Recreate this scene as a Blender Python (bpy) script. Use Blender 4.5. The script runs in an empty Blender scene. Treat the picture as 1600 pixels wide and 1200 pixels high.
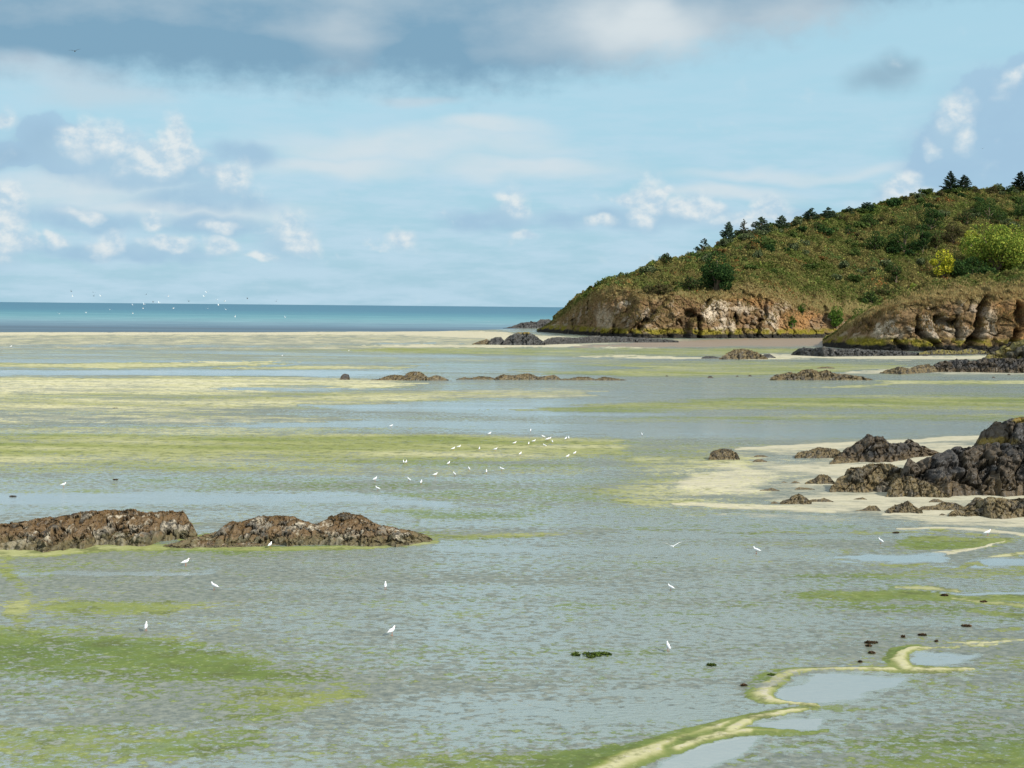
import bpy, math, random
import numpy as np
from mathutils import Vector, Matrix, Quaternion
R = math.radians
scene = bpy.context.scene
COL = scene.collection

# ---------------------------------------------------------------- camera
H = 14.0                     # eye height above the flat, metres
FPX, CW, CH = 2600.0, 1600, 1200
PITCH, ROLL = math.atan(121 / FPX), R(0.53)
fwd = np.array([0, math.cos(PITCH), -math.sin(PITCH)])
up0 = np.array([0, math.sin(PITCH), math.cos(PITCH)])
right0 = np.array([1.0, 0, 0])
right = right0 * math.cos(ROLL) + up0 * math.sin(ROLL)
up = up0 * math.cos(ROLL) - right0 * math.sin(ROLL)
cam_d = bpy.data.cameras.new('camera')
cam_d.sensor_width = 36; cam_d.lens = 36 * FPX / CW
cam_d.clip_start = 0.5; cam_d.clip_end = 150000
cam = bpy.data.objects.new('camera', cam_d); COL.objects.link(cam)
cam.matrix_world = Matrix(((right[0], up[0], -fwd[0], 0), (right[1], up[1], -fwd[1], 0),
                           (right[2], up[2], -fwd[2], H), (0, 0, 0, 1)))
scene.camera = cam
scene.view_settings.view_transform = 'Standard'
scene.view_settings.look = 'None'
scene.view_settings.exposure = 0.25
scene.view_settings.gamma = 1

# ---------------------------------------------------------------- sun
SUN_EL, SUN_AZ = R(34), R(131)       # azimuth clockwise from the view direction: right, behind
sd = Vector((math.sin(SUN_AZ) * math.cos(SUN_EL), math.cos(SUN_AZ) * math.cos(SUN_EL), math.sin(SUN_EL)))
sun_d = bpy.data.lights.new('sun', 'SUN'); sun_d.energy = 4.2; sun_d.angle = R(0.53); sun_d.color = (1, .95, .86)
sun = bpy.data.objects.new('sun', sun_d); COL.objects.link(sun)
sun.rotation_euler = sd.to_track_quat('Z', 'Y').to_euler()

# ---------------------------------------------------------------- node helper
class NT:
    def __init__(s, nt): s.nt = nt; nt.nodes.clear()
    def n(s, t, **kw):
        nd = s.nt.nodes.new(t)
        for k, v in kw.items():
            if hasattr(nd, k) and k not in nd.inputs: setattr(nd, k, v)
            else: s.put(nd.inputs[k], v)
        return nd
    def put(s, sock, v):
        if isinstance(v, bpy.types.NodeSocket): s.nt.links.new(v, sock)
        elif isinstance(v, bpy.types.Node): s.nt.links.new(v.outputs[0], sock)
        else: sock.default_value = v
    def m(s, op, a, b=None, c=None, clamp=False):
        nd = s.nt.nodes.new('ShaderNodeMath'); nd.operation = op; nd.use_clamp = clamp
        s.put(nd.inputs[0], a)
        if b is not None: s.put(nd.inputs[1], b)
        if c is not None: s.put(nd.inputs[2], c)
        return nd.outputs[0]
    def v(s, op, a, b=None):
        nd = s.nt.nodes.new('ShaderNodeVectorMath'); nd.operation = op
        s.put(nd.inputs[0], a)
        if b is not None: s.put(nd.inputs[1], b)
        return nd.outputs['Value'] if op in ('LENGTH', 'DOT_PRODUCT', 'DISTANCE') else nd.outputs[0]
    def step(s, x, a, b, lo=0.0, hi=1.0):
        nd = s.nt.nodes.new('ShaderNodeMapRange'); nd.interpolation_type = 'SMOOTHSTEP'
        s.put(nd.inputs[0], x); s.put(nd.inputs[1], a); s.put(nd.inputs[2], b)
        s.put(nd.inputs[3], lo); s.put(nd.inputs[4], hi); return nd.outputs[0]
    def mix(s, f, a, b, typ='MIX'):
        nd = s.nt.nodes.new('ShaderNodeMix'); nd.data_type = 'RGBA'; nd.blend_type = typ; nd.clamp_factor = True
        s.put(nd.inputs['Factor'], f)
        s.put(nd.inputs[6], a if not isinstance(a, tuple) else (*a, 1)[:4])
        s.put(nd.inputs[7], b if not isinstance(b, tuple) else (*b, 1)[:4]); return nd.outputs[2]
    def noise(s, vec, scale=1.0, detail=4, rough=.5, dist=0.0):
        nd = s.nt.nodes.new('ShaderNodeTexNoise'); s.put(nd.inputs['Vector'], vec)
        nd.inputs['Scale'].default_value = scale; nd.inputs['Detail'].default_value = detail
        nd.inputs['Roughness'].default_value = rough; nd.inputs['Distortion'].default_value = dist
        return nd.outputs['Fac']
    def noisec(s, vec, scale=1.0, detail=4, rough=.5):
        nd = s.nt.nodes.new('ShaderNodeTexNoise'); s.put(nd.inputs['Vector'], vec)
        nd.inputs['Scale'].default_value = scale; nd.inputs['Detail'].default_value = detail
        nd.inputs['Roughness'].default_value = rough
        return nd.outputs['Color']

# ---------------------------------------------------------------- sky
world = bpy.data.worlds.new('World'); scene.world = world; world.use_nodes = True
w = NT(world.node_tree)
skt = w.n('ShaderNodeTexSky', sky_type='NISHITA', sun_disc=False)
skt.sun_elevation = SUN_EL; skt.sun_rotation = SUN_AZ
skt.altitude = 10; skt.air_density = 1.0; skt.dust_density = 0.6; skt.ozone_density = 1.6
dirv = w.n('ShaderNodeTexCoord').outputs['Generated']
sx = w.n('ShaderNodeSeparateXYZ', Vector=dirv)
az = w.m('ARCTAN2', sx.outputs[0], sx.outputs[1]); el = w.m('ARCSINE', sx.outputs[2])
K = FPX / 1000
azk = w.m('MULTIPLY', az, K); elk = w.m('MULTIPLY', el, K)          # about thousandths of the photo's pixels
P0 = w.n('ShaderNodeCombineXYZ', X=azk, Y=elk).outputs[0]
def cen(px, py):                                                     # photo pixel -> direction coordinates
    d = fwd * FPX + right * (px - 800) + up * (600 - py); d /= np.linalg.norm(d)
    return (math.atan2(d[0], d[1]) * K, math.asin(d[2]) * K, 0)
def warp(vec, sc, amt, sy=1.0, detail=3):
    c = w.noisec(w.v('MULTIPLY', vec, (1, sy, 1)), sc, detail, .55)
    return w.v('ADD', vec, w.v('MULTIPLY', w.v('SUBTRACT', c, (.5, .5, .5)), (amt, amt * .8, 0)))
Pw = warp(P0, 9, .07)
Pc = warp(Pw, 32, .014)
Ps = warp(P0, 4, .12, 2.2)
def blobs(vec, lst, soft=1.0):
    out = None
    for (px, py, rx, ry) in lst:
        c = cen(px, py)
        l = w.v('LENGTH', w.v('MULTIPLY', w.v('SUBTRACT', vec, c), (1000 / rx, 1000 / ry, 0)))
        mm = w.step(l, 1.25, 1.25 - soft * 1.2)
        out = mm if out is None else w.m('MAXIMUM', out, mm)
    return out
fine = w.noise(w.v('MULTIPLY', P0, (1, 1.25, 1)), 22, 7, .58)
fine2 = w.noise(w.v('ADD', w.v('MULTIPLY', P0, (1, 1.25, 1)), (-.007, -.009, 0)), 22, 7, .58)   # shifted towards the sun: lit sides
broad = w.noise(w.v('MULTIPLY', P0, (1, 2.4, 1)), 5, 5, .55)
streak = w.noise(w.v('MULTIPLY', P0, (1, 5.0, 1)), 7, 6, .6)
relief = w.m('MULTIPLY', w.m('SUBTRACT', fine2, fine), -2.6)
base = w.mix(1.0, skt.outputs[0], (0.88, 1.0, 1.02, 1), 'MULTIPLY')
base = w.mix(.86, base, w.mix(w.step(el, .0, .13), (4.3, 7.0, 8.7, 1), (4.9, 7.9, 9.4, 1)))
base = w.mix(w.step(el, .22, .9, 0, .75), base, (2.6, 4.6, 7.6, 1))
# low thin veil of far cloud
veil = w.m('MULTIPLY', w.step(streak, .34, .64), w.step(el, .19, .03, .0, .75))
col = w.mix(veil, base, (5.9, 7.9, 9.3, 1))
# wisps
wis = w.m('MULTIPLY', blobs(Ps, [(640, 228, 290, 34), (520, 258, 170, 26), (820, 262, 190, 20), (1250, 268, 220, 14),
                                 (760, 205, 120, 22), (120, 300, 220, 40), (260, 335, 240, 20), (1130, 300, 150, 16)], .9),
          w.step(broad, .25, .62, .35, .8))
col = w.mix(wis, col, (7.6, 8.5, 9.0, 1))
# blue grey cloud bodies, soft
gb = w.m('MULTIPLY', blobs(Pw, [(70, 230, 78, 48), (15, 245, 70, 30), (140, 258, 110, 30), (250, 270, 130, 26), (320, 310, 120, 24), (130, 345, 110, 22),
                                (380, 240, 60, 22), (1570, 215, 130, 105), (1480, 245, 80, 60), (1610, 140, 70, 50), (1540, 180, 80, 60), (1420, 305, 50, 30),
                                (760, 350, 90, 22), (930, 345, 120, 20), (1060, 335, 80, 20), (1230, 350, 110, 22), (180, 395, 180, 14), (330, 350, 110, 18)], .75),
          w.step(fine, .3, .6, .55, .9))
col = w.mix(gb, col, (4.1, 6.2, 8.0, 1))
dk = w.m('MULTIPLY', blobs(Pw, [(1375, 125, 62, 28), (1395, 112, 42, 26), (70, 232, 55, 40), (15, 250, 50, 20)], .95), .75)
col = w.mix(dk, col, (3.1, 4.8, 6.1, 1))
# a blue grey body hangs below and left of every head
cu_l = [(165, 222, 58, 36), (120, 215, 30, 22), (215, 232, 50, 26), (275, 218, 32, 30), (305, 238, 26, 22), (240, 250, 60, 22),
        (350, 278, 32, 24), (455, 350, 26, 34), (470, 372, 26, 18), (345, 352, 28, 10), (350, 380, 26, 16), (22, 320, 24, 28), (8, 365, 30, 36), (45, 385, 24, 14),
        (85, 380, 20, 12), (130, 335, 36, 10), (175, 375, 22, 20), (240, 340, 18, 14), (260, 378, 50, 12), (805, 318, 26, 24), (790, 305, 20, 10), (820, 372, 24, 8),
        (1012, 310, 30, 34), (1040, 304, 20, 12), (975, 312, 34, 14), (1000, 340, 20, 16), (935, 350, 26, 14), (1090, 325, 40, 20), (1205, 325, 24, 16), (1170, 345, 50, 14),
        (1415, 290, 28, 30), (1440, 305, 30, 18), (1497, 175, 22, 36), (1512, 200, 18, 26), (1590, 120, 20, 14), (1465, 232, 14, 16), (625, 370, 22, 14), (1385, 322, 26, 14), (415, 402, 22, 8), (5, 190, 20, 14)]
bank = w.m('ADD', blobs(Pc, [(1585, 225, 150, 110), (1500, 240, 80, 60), (1550, 165, 70, 60), (1600, 130, 50, 50), (1470, 270, 60, 50), (75, 222, 62, 48), (20, 248, 70, 24), (110, 250, 70, 30), (40, 215, 30, 20)], .7), w.m('MULTIPLY', w.m('SUBTRACT', fine, .5), 1.3))
col = w.mix(w.step(bank, .30, .66, 0, .7), col, (4.1, 6.2, 8.1, 1))
body = w.m('MULTIPLY', blobs(Pw, [(a - c * .35, b + d * .75, c * 1.7, d * 1.05) for a, b, c, d in cu_l if c * d > 500], 1.0), .85)
col = w.mix(body, col, (4.6, 6.7, 8.3, 1))
soft_n = w.noise(w.v('MULTIPLY', P0, (1, 1.25, 1)), 16, 5, .5)
cm = w.m('ADD', blobs(Pc, [(a, b, c * 1.6, d * 1.5) for a, b, c, d in cu_l], 1.1), w.m('MULTIPLY', w.m('SUBTRACT', soft_n, .5), 1.7))
cmask = w.m('MULTIPLY', w.step(cm, .16, .88), .92)
ccol = w.mix(w.m('ADD', .5, w.m('MULTIPLY', relief, 1.8), clamp=True), (5.6, 7.4, 8.7, 1), (8.5, 9.2, 9.4, 1))
col = w.mix(cmask, col, ccol)
# small scattered heads everywhere low round the horizon
sc_n = w.noise(w.v('MULTIPLY', Pc, (1, 1.7, 1)), 11, 5, .55)
sm = w.m('MULTIPLY', w.step(sc_n, .60, .70), w.m('MULTIPLY', w.step(el, .012, .03), w.step(el, .085, .05)))
col = w.mix(w.m('MULTIPLY', sm, .45), col, ccol)
# big deck of cloud overhead: low edge hangs down from left to centre
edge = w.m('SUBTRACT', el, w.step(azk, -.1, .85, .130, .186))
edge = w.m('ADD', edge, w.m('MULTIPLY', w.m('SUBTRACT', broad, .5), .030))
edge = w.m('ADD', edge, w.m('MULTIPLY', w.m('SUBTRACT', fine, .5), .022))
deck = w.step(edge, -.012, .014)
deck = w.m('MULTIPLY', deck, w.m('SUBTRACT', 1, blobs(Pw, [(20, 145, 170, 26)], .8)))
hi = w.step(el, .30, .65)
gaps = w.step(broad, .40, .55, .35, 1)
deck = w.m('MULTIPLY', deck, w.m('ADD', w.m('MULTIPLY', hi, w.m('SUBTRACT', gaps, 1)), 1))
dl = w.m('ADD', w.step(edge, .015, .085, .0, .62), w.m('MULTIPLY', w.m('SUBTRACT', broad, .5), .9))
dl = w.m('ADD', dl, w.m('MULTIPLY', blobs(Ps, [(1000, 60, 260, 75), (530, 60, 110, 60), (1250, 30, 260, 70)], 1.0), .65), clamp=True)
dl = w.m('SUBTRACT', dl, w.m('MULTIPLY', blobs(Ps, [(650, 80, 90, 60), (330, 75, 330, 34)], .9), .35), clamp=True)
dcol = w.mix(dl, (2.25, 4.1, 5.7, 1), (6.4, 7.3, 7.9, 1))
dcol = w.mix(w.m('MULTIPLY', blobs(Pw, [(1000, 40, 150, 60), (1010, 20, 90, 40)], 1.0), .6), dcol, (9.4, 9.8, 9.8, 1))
dcol = w.mix(w.step(el, .20, .34, 0, .85), dcol, (10.2, 11.0, 11.3, 1))  # deck out of view brightened to lift the reflections in the water
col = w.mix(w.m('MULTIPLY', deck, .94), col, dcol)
pale = w.m('MULTIPLY', blobs(Ps, [(60, 115, 150, 30), (150, 135, 120, 28), (650, 150, 70, 14)], .9), .55)
col = w.mix(pale, col, (6.4, 7.4, 8.2, 1))
bgn = w.n('ShaderNodeBackground', Color=col, Strength=0.075)
w.n('ShaderNodeOutputWorld', Surface=bgn.outputs[0])

# ---------------------------------------------------------------- maths helpers
def ray(px, py): return fwd * FPX + right * (px - 800) + up * (600 - py)
def G(px, py, z=0.0):                       # point of the flat seen at a photo pixel
    d = ray(px, py); t = (z - H) / d[2]; return np.array([d[0] * t, d[1] * t, z])
def PD(px, py, D):                          # point at a distance D along the view, for its height
    d = ray(px, py); t = D / d[1]; return np.array([d[0] * t, D, H + d[2] * t])
rg = np.random.RandomState(7)
_perm = rg.permutation(256); _perm = np.concatenate([_perm] * 3)
_g = rg.normal(size=(256, 3)); _g /= np.linalg.norm(_g, axis=1)[:, None]
def pn(x, y, z=0.0):
    x = np.asarray(x, float); y = np.asarray(y, float) + 0 * x; z = np.asarray(z, float) + 0 * x
    xi = np.floor(x).astype(int); yi = np.floor(y).astype(int); zi = np.floor(z).astype(int)
    xf, yf, zf = x - xi, y - yi, z - zi
    u, v, t = [a * a * a * (a * (a * 6 - 15) + 10) for a in (xf, yf, zf)]
    def gr(i, j, k):
        h = _perm[_perm[_perm[(xi + i) & 255] + ((yi + j) & 255)] + ((zi + k) & 255)]
        g = _g[h]; return g[..., 0] * (xf - i) + g[..., 1] * (yf - j) + g[..., 2] * (zf - k)
    L = lambda a, b, q: a + q * (b - a)
    return 1.5 * L(L(L(gr(0, 0, 0), gr(1, 0, 0), u), L(gr(0, 1, 0), gr(1, 1, 0), u), v),
                   L(L(gr(0, 0, 1), gr(1, 0, 1), u), L(gr(0, 1, 1), gr(1, 1, 1), u), v), t)
def fbm(x, y, z=0.0, o=4, g=.5):
    s = 0; a = 1; n = 0; f = 1
    for i in range(o):
        s = s + a * pn(np.asarray(x) * f + i * 17.3, np.asarray(y) * f - i * 9.1, np.asarray(z) * f); n += a; a *= g; f *= 2.03
    return s / n
def ridge(x, y, z=0.0, o=4, g=.5):
    s = 0; a = 1; n = 0; f = 1
    for i in range(o):
        s = s + a * (1 - 2 * np.abs(pn(np.asarray(x) * f + i * 7.7, np.asarray(y) * f + i * 3.3, np.asarray(z) * f))); n += a; a *= g; f *= 2.1
    return s / n
def sstep(x, a, b):
    t = np.clip((x - a) / (b - a), 0, 1); return t * t * (3 - 2 * t)
def vcell(x, y, z, seed=0):                  # cellular: distance to nearest, 2nd, and a random value for the cell
    x = np.asarray(x, float); xi = np.floor(x).astype(int); yi = np.floor(y).astype(int); zi = np.floor(z).astype(int)
    d1 = np.full(x.shape, 9.); d2 = np.full(x.shape, 9.); cid = np.zeros(x.shape)
    for i in (-1, 0, 1):
        for j in (-1, 0, 1):
            for k in (-1, 0, 1):
                h = _perm[_perm[_perm[(xi + i + seed) & 255] + ((yi + j) & 255)] + ((zi + k) & 255)]
                ox = _g[h, 0] * .5 + .5; oy = _g[h, 1] * .5 + .5; oz = _g[h, 2] * .5 + .5
                d = np.sqrt((xi + i + ox - x) ** 2 + (yi + j + oy - y) ** 2 + (zi + k + oz - z) ** 2)
                n = d < d1; d2 = np.where(n, d1, np.minimum(d2, d)); cid = np.where(n, h / 255., cid); d1 = np.where(n, d, d1)
    return d1, d2, cid

def tag(o, label=None, cat=None, group=None, kind=None):
    for k, v in (('label', label), ('category', cat), ('group', group), ('kind', kind)):
        if v: o[k] = v
    return o
def mesh_np(name, V, F, mat, attrs=None, smooth=False, parent=None, loc=None):
    V = np.asarray(V, np.float32).reshape(-1, 3); F = np.asarray(F, np.int32)
    me = bpy.data.meshes.new(name); n = F.shape[1]
    me.vertices.add(len(V)); me.vertices.foreach_set('co', V.ravel())
    me.loops.add(F.size); me.loops.foreach_set('vertex_index', F.ravel())
    me.polygons.add(len(F)); me.polygons.foreach_set('loop_start', np.arange(0, F.size, n, dtype=np.int32))
    me.polygons.foreach_set('loop_total', np.full(len(F), n, np.int32))
    me.polygons.foreach_set('use_smooth', np.full(len(F), smooth))
    me.update(calc_edges=True)
    for k, a in (attrs or {}).items():
        a = np.asarray(a, np.float32)
        if a.ndim == 1:
            at = me.attributes.new(k, 'FLOAT', 'POINT'); at.data.foreach_set('value', a)
        else:
            if a.shape[1] == 3: a = np.hstack([a, np.ones((len(a), 1), np.float32)])
            at = me.attributes.new(k, 'FLOAT_COLOR', 'POINT'); at.data.foreach_set('color', a.ravel())
    if mat: me.materials.append(mat)
    o = bpy.data.objects.new(name, me); COL.objects.link(o)
    if parent: o.parent = parent
    if loc is not None: o.location = loc
    return o
def grid_faces(nr, nc):
    i = np.arange(nr - 1)[:, None] * nc + np.arange(nc - 1)[None, :]
    i = i.ravel(); return np.stack([i, i + 1, i + nc + 1, i + nc], 1)
def empty(name, loc=(0, 0, 0)):
    o = bpy.data.objects.new(name, None); o.location = loc; o.empty_display_size = .2; COL.objects.link(o); return o
def material(name):
    m = bpy.data.materials.new(name); m.use_nodes = True; return m, NT(m.node_tree)
# ================================================================ SEA
def sea_material():
    m, t = material('sea_water')
    pos = t.n('ShaderNodeNewGeometry').outputs['Position']
    s = t.n('ShaderNodeSeparateXYZ', Vector=pos)
    x, y = s.outputs[0], s.outputs[1]
    q = t.m('DIVIDE', H * FPX, t.m('MAXIMUM', y, 100.0))           # depth band number: shoal near, deep far
    nz = t.noise(t.v('MULTIPLY', pos, (.0012, .010, 0)), 1, 6, .6)
    q = t.m('ADD', q, t.m('MULTIPLY', t.m('SUBTRACT', nz, .5), 16.0))
    nz3 = t.noise(t.v('MULTIPLY', pos, (.0006, .022, 0)), 1, 5, .7); q = t.m('ADD', q, t.m('MULTIPLY', t.m('SUBTRACT', nz3, .5), t.step(q, 14, 34, 4.0, 22.0)))
    r = t.n('ShaderNodeValToRGB', Fac=t.m('DIVIDE', q, 50.0)); cr = r.color_ramp
    pts = [(0, (.045, .15, .22)), (.20, (.05, .17, .24)), (.30, (.075, .23, .28)), (.42, (.15, .33, .35)), (.54, (.19, .33, .36)),
           (.64, (.15, .24, .29)), (.76, (.075, .11, .14)), (1, (.09, .12, .13))]
    cr.elements[0].position = 0; cr.elements[0].color = (*pts[0][1], 1)
    cr.elements[1].position = 1; cr.elements[1].color = (*pts[-1][1], 1)
    for p, c in pts[1:-1]: e = cr.elements.new(p); e.color = (*c, 1)
    fl = t.noise(t.v('MULTIPLY', pos, (.02, .05, 0)), 1, 8, .7)
    c = t.mix(t.step(fl, .35, .62, 0, .5), r.outputs[0], (.05, .12, .17))
    foam = t.m('MULTIPLY', t.step(t.noise(t.v('MULTIPLY', pos, (.03, .02, 0)), 1, 6, .65), .68, .73), t.step(q, 18.0, 26.0))
    c = t.mix(t.m('MULTIPLY', foam, t.step(x, -250, -60)), c, (.6, .62, .6))
    d = t.n('ShaderNodeBsdfDiffuse', Color=c)
    bn = t.n('ShaderNodeBump', Strength=.5, Distance=.3, Height=t.noise(t.v('MULTIPLY', pos, (.3, .5, 0)), 1, 4, .6))
    g = t.n('ShaderNodeBsdfGlossy', Color=(.8, .9, 1, 1), Roughness=.35, Normal=bn.outputs[0])
    mx = t.n('ShaderNodeMixShader', Fac=.14); t.put(mx.inputs[1], d); t.put(mx.inputs[2], g)
    t.n('ShaderNodeOutputMaterial', Surface=mx.outputs[0]); return m
V = [(-90000, 560, -.05), (90000, 560, -.05), (90000, 120000, -.05), (-90000, 120000, -.05)]
tag(mesh_np('sea', V, [[0, 1, 2, 3]], sea_material()), kind='structure')

# ================================================================ TIDAL FLAT
px_a = np.concatenate([np.linspace(-2200, -60, 110), np.linspace(-50, 1650, 760), np.linspace(1660, 3800, 110)])
py_a = np.concatenate([np.linspace(503, 620, 150), np.linspace(621, 860, 190)[0:], np.linspace(862, 1230, 270), np.linspace(1234, 3200, 110)])
PX, PY = np.meshgrid(px_a, py_a)
PY = np.maximum(PY, 472 + .00925 * PX + 24 + .02 * np.arange(len(py_a))[:, None])     # stay below the horizon
dx = fwd[0] * FPX + right[0] * (PX - 800) + up[0] * (600 - PY)
dy = fwd[1] * FPX + right[1] * (PX - 800) + up[1] * (600 - PY)
dz = fwd[2] * FPX + right[2] * (PX - 800) + up[2] * (600 - PY)
tt = -H / dz; X = dx * tt; Y = dy * tt
sN = fbm(X / 60, Y / 9, 1, 5)                       # long drifts along the shore
mN = fbm(X / 14, Y / 5, 5, 5)
lN = fbm(X / 160, Y / 40, 9, 3)
WX = PX + 90 * fbm(X / 26, Y / 9, 3, 5) + 8 * pn(X / 3, Y / 2)
NEAR = sstep(PY, 780, 960)
WX = WX + NEAR * (18 * fbm(X / 1.6, Y / 1.6, 11, 4, .65) - 50 * fbm(X / 26, Y / 9, 3, 5))
WYa = np.clip((PY - 470) / 400, .06, 1.0)
WY = PY + (22 * fbm(X / 24, Y / 9, 6, 5) + 9 * fbm(X / 3, Y / 1.6, 8, 3)) * WYa
A = np.full(PX.shape, .22); S = np.zeros(PX.shape); Wt = np.full(PX.shape, .50); T = np.full(PX.shape, .35)
PR = np.zeros(PX.shape)                             # where the drifts keep their shape
CHN = {'A': A, 'S': S, 'W': Wt, 'T': T, 'P': PR}
def put(mask, sl=slice(None), **kw):
    for k, v in kw.items():
        a = CHN[k][sl]; a += (v - a) * np.clip(mask, 0, 1)
def band(pts, soft=.5, **kw):                        # pts: (px, centre py, half height)
    p = np.array(pts, float)
    if abs(p[0, 0]) < 2999: p = np.vstack([[p[0, 0] - 70, p[0, 1], 0], p])
    if abs(p[-1, 0]) < 2999: p = np.vstack([p, [p[-1, 0] + 70, p[-1, 1], 0]])
    yc = np.interp(WX, p[:, 0], p[:, 1]); hh = np.interp(WX, p[:, 0], p[:, 2])
    m = sstep(1 - np.abs(WY - yc) / np.maximum(hh, .01), 0, soft); m[hh < .02] = 0
    put(m, **kw)
def poly(pts, soft=14, ay=2.2, **kw):
    p = np.array(pts, float); n = len(p)
    d = np.full(PX.shape, 1e9); ins = np.zeros(PX.shape, bool)
    for i in range(n):
        a, b = p[i], p[(i + 1) % n]
        ex, ey = b[0] - a[0], (b[1] - a[1]) * ay
        wx, wy = WX - a[0], (WY - a[1]) * ay
        t = np.clip((wx * ex + wy * ey) / max(ex * ex + ey * ey, 1e-6), 0, 1)
        d = np.minimum(d, np.hypot(wx - t * ex, wy - t * ey))
        c = (a[1] > WY) != (b[1] > WY)
        with np.errstate(all='ignore'):
            xi = a[0] + (WY - a[1]) / (b[1] - a[1] + 1e-9) * ex
        ins ^= c & (WX < xi)
    sgn = np.where(ins, d, -d); put(sstep(sgn, -soft, soft), **kw)
def spline(pts, k=7):
    p = np.array([pts[0]] + list(pts) + [pts[-1]], float); out = []
    for i in range(1, len(p) - 2):
        for s in np.linspace(0, 1, k, endpoint=False):
            a, b, c, d = p[i - 1], p[i], p[i + 1], p[i + 2]
            out.append(.5 * (2 * b + (c - a) * s + (2 * a - 5 * b + 4 * c - d) * s * s + (3 * b - a - 3 * c + d) * s ** 3))
    return [tuple(q) for q in out] + [tuple(p[-1])]
def line(pts, soft=.6, ay=2.2, warp=.25, **kw):      # pts: (px, py, half width)
    if len(pts) > 2: pts = spline(pts)
    pp = np.array(pts); mw = pp[:, 2].max() + 26
    rr = np.nonzero((py_a > pp[:, 1].min() - mw / ay - 20) & (py_a < pp[:, 1].max() + mw / ay + 20))[0]
    if not len(rr): return
    sl = slice(rr[0], rr[-1] + 1)
    best = np.zeros(PX[sl].shape); X_ = PX[sl] + ((WX - PX) * warp + NF1)[sl]; Y_ = PY[sl] + ((WY - PY) * warp + NF2)[sl]
    for a, b in zip(pts[:-1], pts[1:]):
        ex, ey = b[0] - a[0], (b[1] - a[1]) * ay; wx, wy = X_ - a[0], (Y_ - a[1]) * ay
        t = np.clip((wx * ex + wy * ey) / max(ex * ex + ey * ey, 1e-6), 0, 1)
        d = np.hypot(wx - t * ex, wy - t * ey); hw = a[2] + (b[2] - a[2]) * t
        best = np.maximum(best, sstep(1 - d / np.maximum(hw, .1), 0, soft))
    put(best, sl, **kw)
NF1 = NEAR * 7 * fbm(X / .7, Y / .7, 4, 3, .7); NF2 = NEAR * 3 * fbm(X / .5, Y / .5, 24, 3, .7)
INF = 3000
# far sand bar and beaches
band([(-INF, 533, 18), (500, 532, 17), (760, 530, 16), (900, 535, 10), (1000, 538, 8), (1200, 536, 8), (INF, 536, 8)], .3, S=.48, W=.0, A=.30, T=.8)
band([(-INF, 520.5, 2.6), (500, 521, 2.6), (640, 520, 4), (760, 523, 7), (860, 530, 5), (900, 533, 0)], .4, S=.85, W=0, A=.05)
band([(760, 541, 1), (880, 540, 3), (960, 540, 2)], .4, S=.8, W=0, A=.05)
band([(-INF, 543, 4), (400, 541, 4), (620, 538, 3), (700, 536, 0)], .6, S=.3, W=.45, A=.2)
band([(620, 540.5, 1.2), (900, 542, 1.6), (1050, 542, 2)], .4, S=1, W=0, A=0)
band([(880, 543, 1), (960, 540, 3), (1060, 538, 6), (1240, 536, 8), (1330, 534, 8), (INF, 534, 8)], .3, S=0, W=0, A=0, T=.0)
BEACHBROWN = np.zeros(PX.shape)
BEACHBROWN = sstep(1 - np.abs(WY - np.interp(WX, [880, 960, 1060, 1240, 1400, 1401], [543, 540, 537, 534, 533, 533])) /
                   np.interp(WX, [880, 960, 1060, 1240, 1400, 1401], [.01, 3, 6, 8, 8, .01]), 0, .3)
band([(-INF, 556, 11), (600, 556, 12), (700, 568, 14), (900, 566, 12), (1000, 560, 0)], .5, W=.5, A=.34, S=.2, T=.6)
band([(600, 547, 5), (900, 550, 8), (1100, 550, 9), (1240, 547, 4)], .6, A=.7, T=.5, W=.3)
band([(960, 557, 2.5), (1060, 559, 2), (1190, 560, 2)], .5, S=.8, A=.4, T=.9, W=0)
band([(1180, 556, 3), (1290, 558, 4), (1500, 559, 4), (INF, 559, 4)], .5, S=.9, W=.05, A=.05)
band([(860, 578, 10), (1000, 577, 15), (1200, 576, 14), (1400, 573, 5), (1420, 573, 0)], .6, A=.75, T=.55, W=.15)
band([(700, 570, 9), (860, 572, 9), (960, 575, 4)], .6, W=.7, A=.35, T=.3)
band([(1360, 582, 2), (1450, 577, 8), (INF, 582, 12)], .5, S=.6, W=.25, A=.03)
band([(1480, 581, 5), (INF, 583, 6)], .5, S=.55, W=.3, A=0)
# left bands
band([(-INF, 572, 5), (200, 571, 5), (330, 569, 3.5), (440, 568, 1.2), (450, 568, 0)], .5, A=.95, T=.8, W=0)
band([(300, 567, 1.2), (330, 566.5, 2), (400, 566, .8)], .5, S=.7, T=1, A=.9, W=0)
band([(400, 575, 2), (480, 574, 4), (640, 574, 3), (660, 574, 0)], .5, A=.85, T=.75, W=0)
band([(-INF, 583, 5.5), (530, 583, 5.5), (620, 583, 3), (640, 583, 0)], .4, W=1.1, A=.0, S=0)
band([(-INF, 604, 20), (200, 604, 20), (400, 602, 18), (560, 600, 12), (680, 600, 0)], .6, A=.7, T=.95, S=.5, W=.0)
band([(-INF, 634, 18), (300, 634, 18), (560, 624, 16), (900, 612, 10), (950, 610, 0)], .6, A=.55, T=.76, W=.0, S=.42)
band([(380, 607, 3), (440, 607, 7), (520, 607, 5), (560, 607, 0)], .7, W=.7, A=.1, S=.3, T=.5)
band([(-INF, 654, 9), (400, 654, 9), (520, 656, 5), (560, 656, 0)], .6, W=.05, A=.5, S=.36, T=.74)
band([(480, 634, 1), (560, 636, 8), (800, 636, 20), (1000, 640, 20), (1050, 650, 8), (1060, 650, 0)], .6, W=.98, A=.1, T=.4)
band([(640, 606, 2), (760, 603, 9), (1000, 602, 9), (1200, 604, 7), (1500, 606, 5), (INF, 604, 6)], .6, W=.62, A=.25, T=.4)
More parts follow.
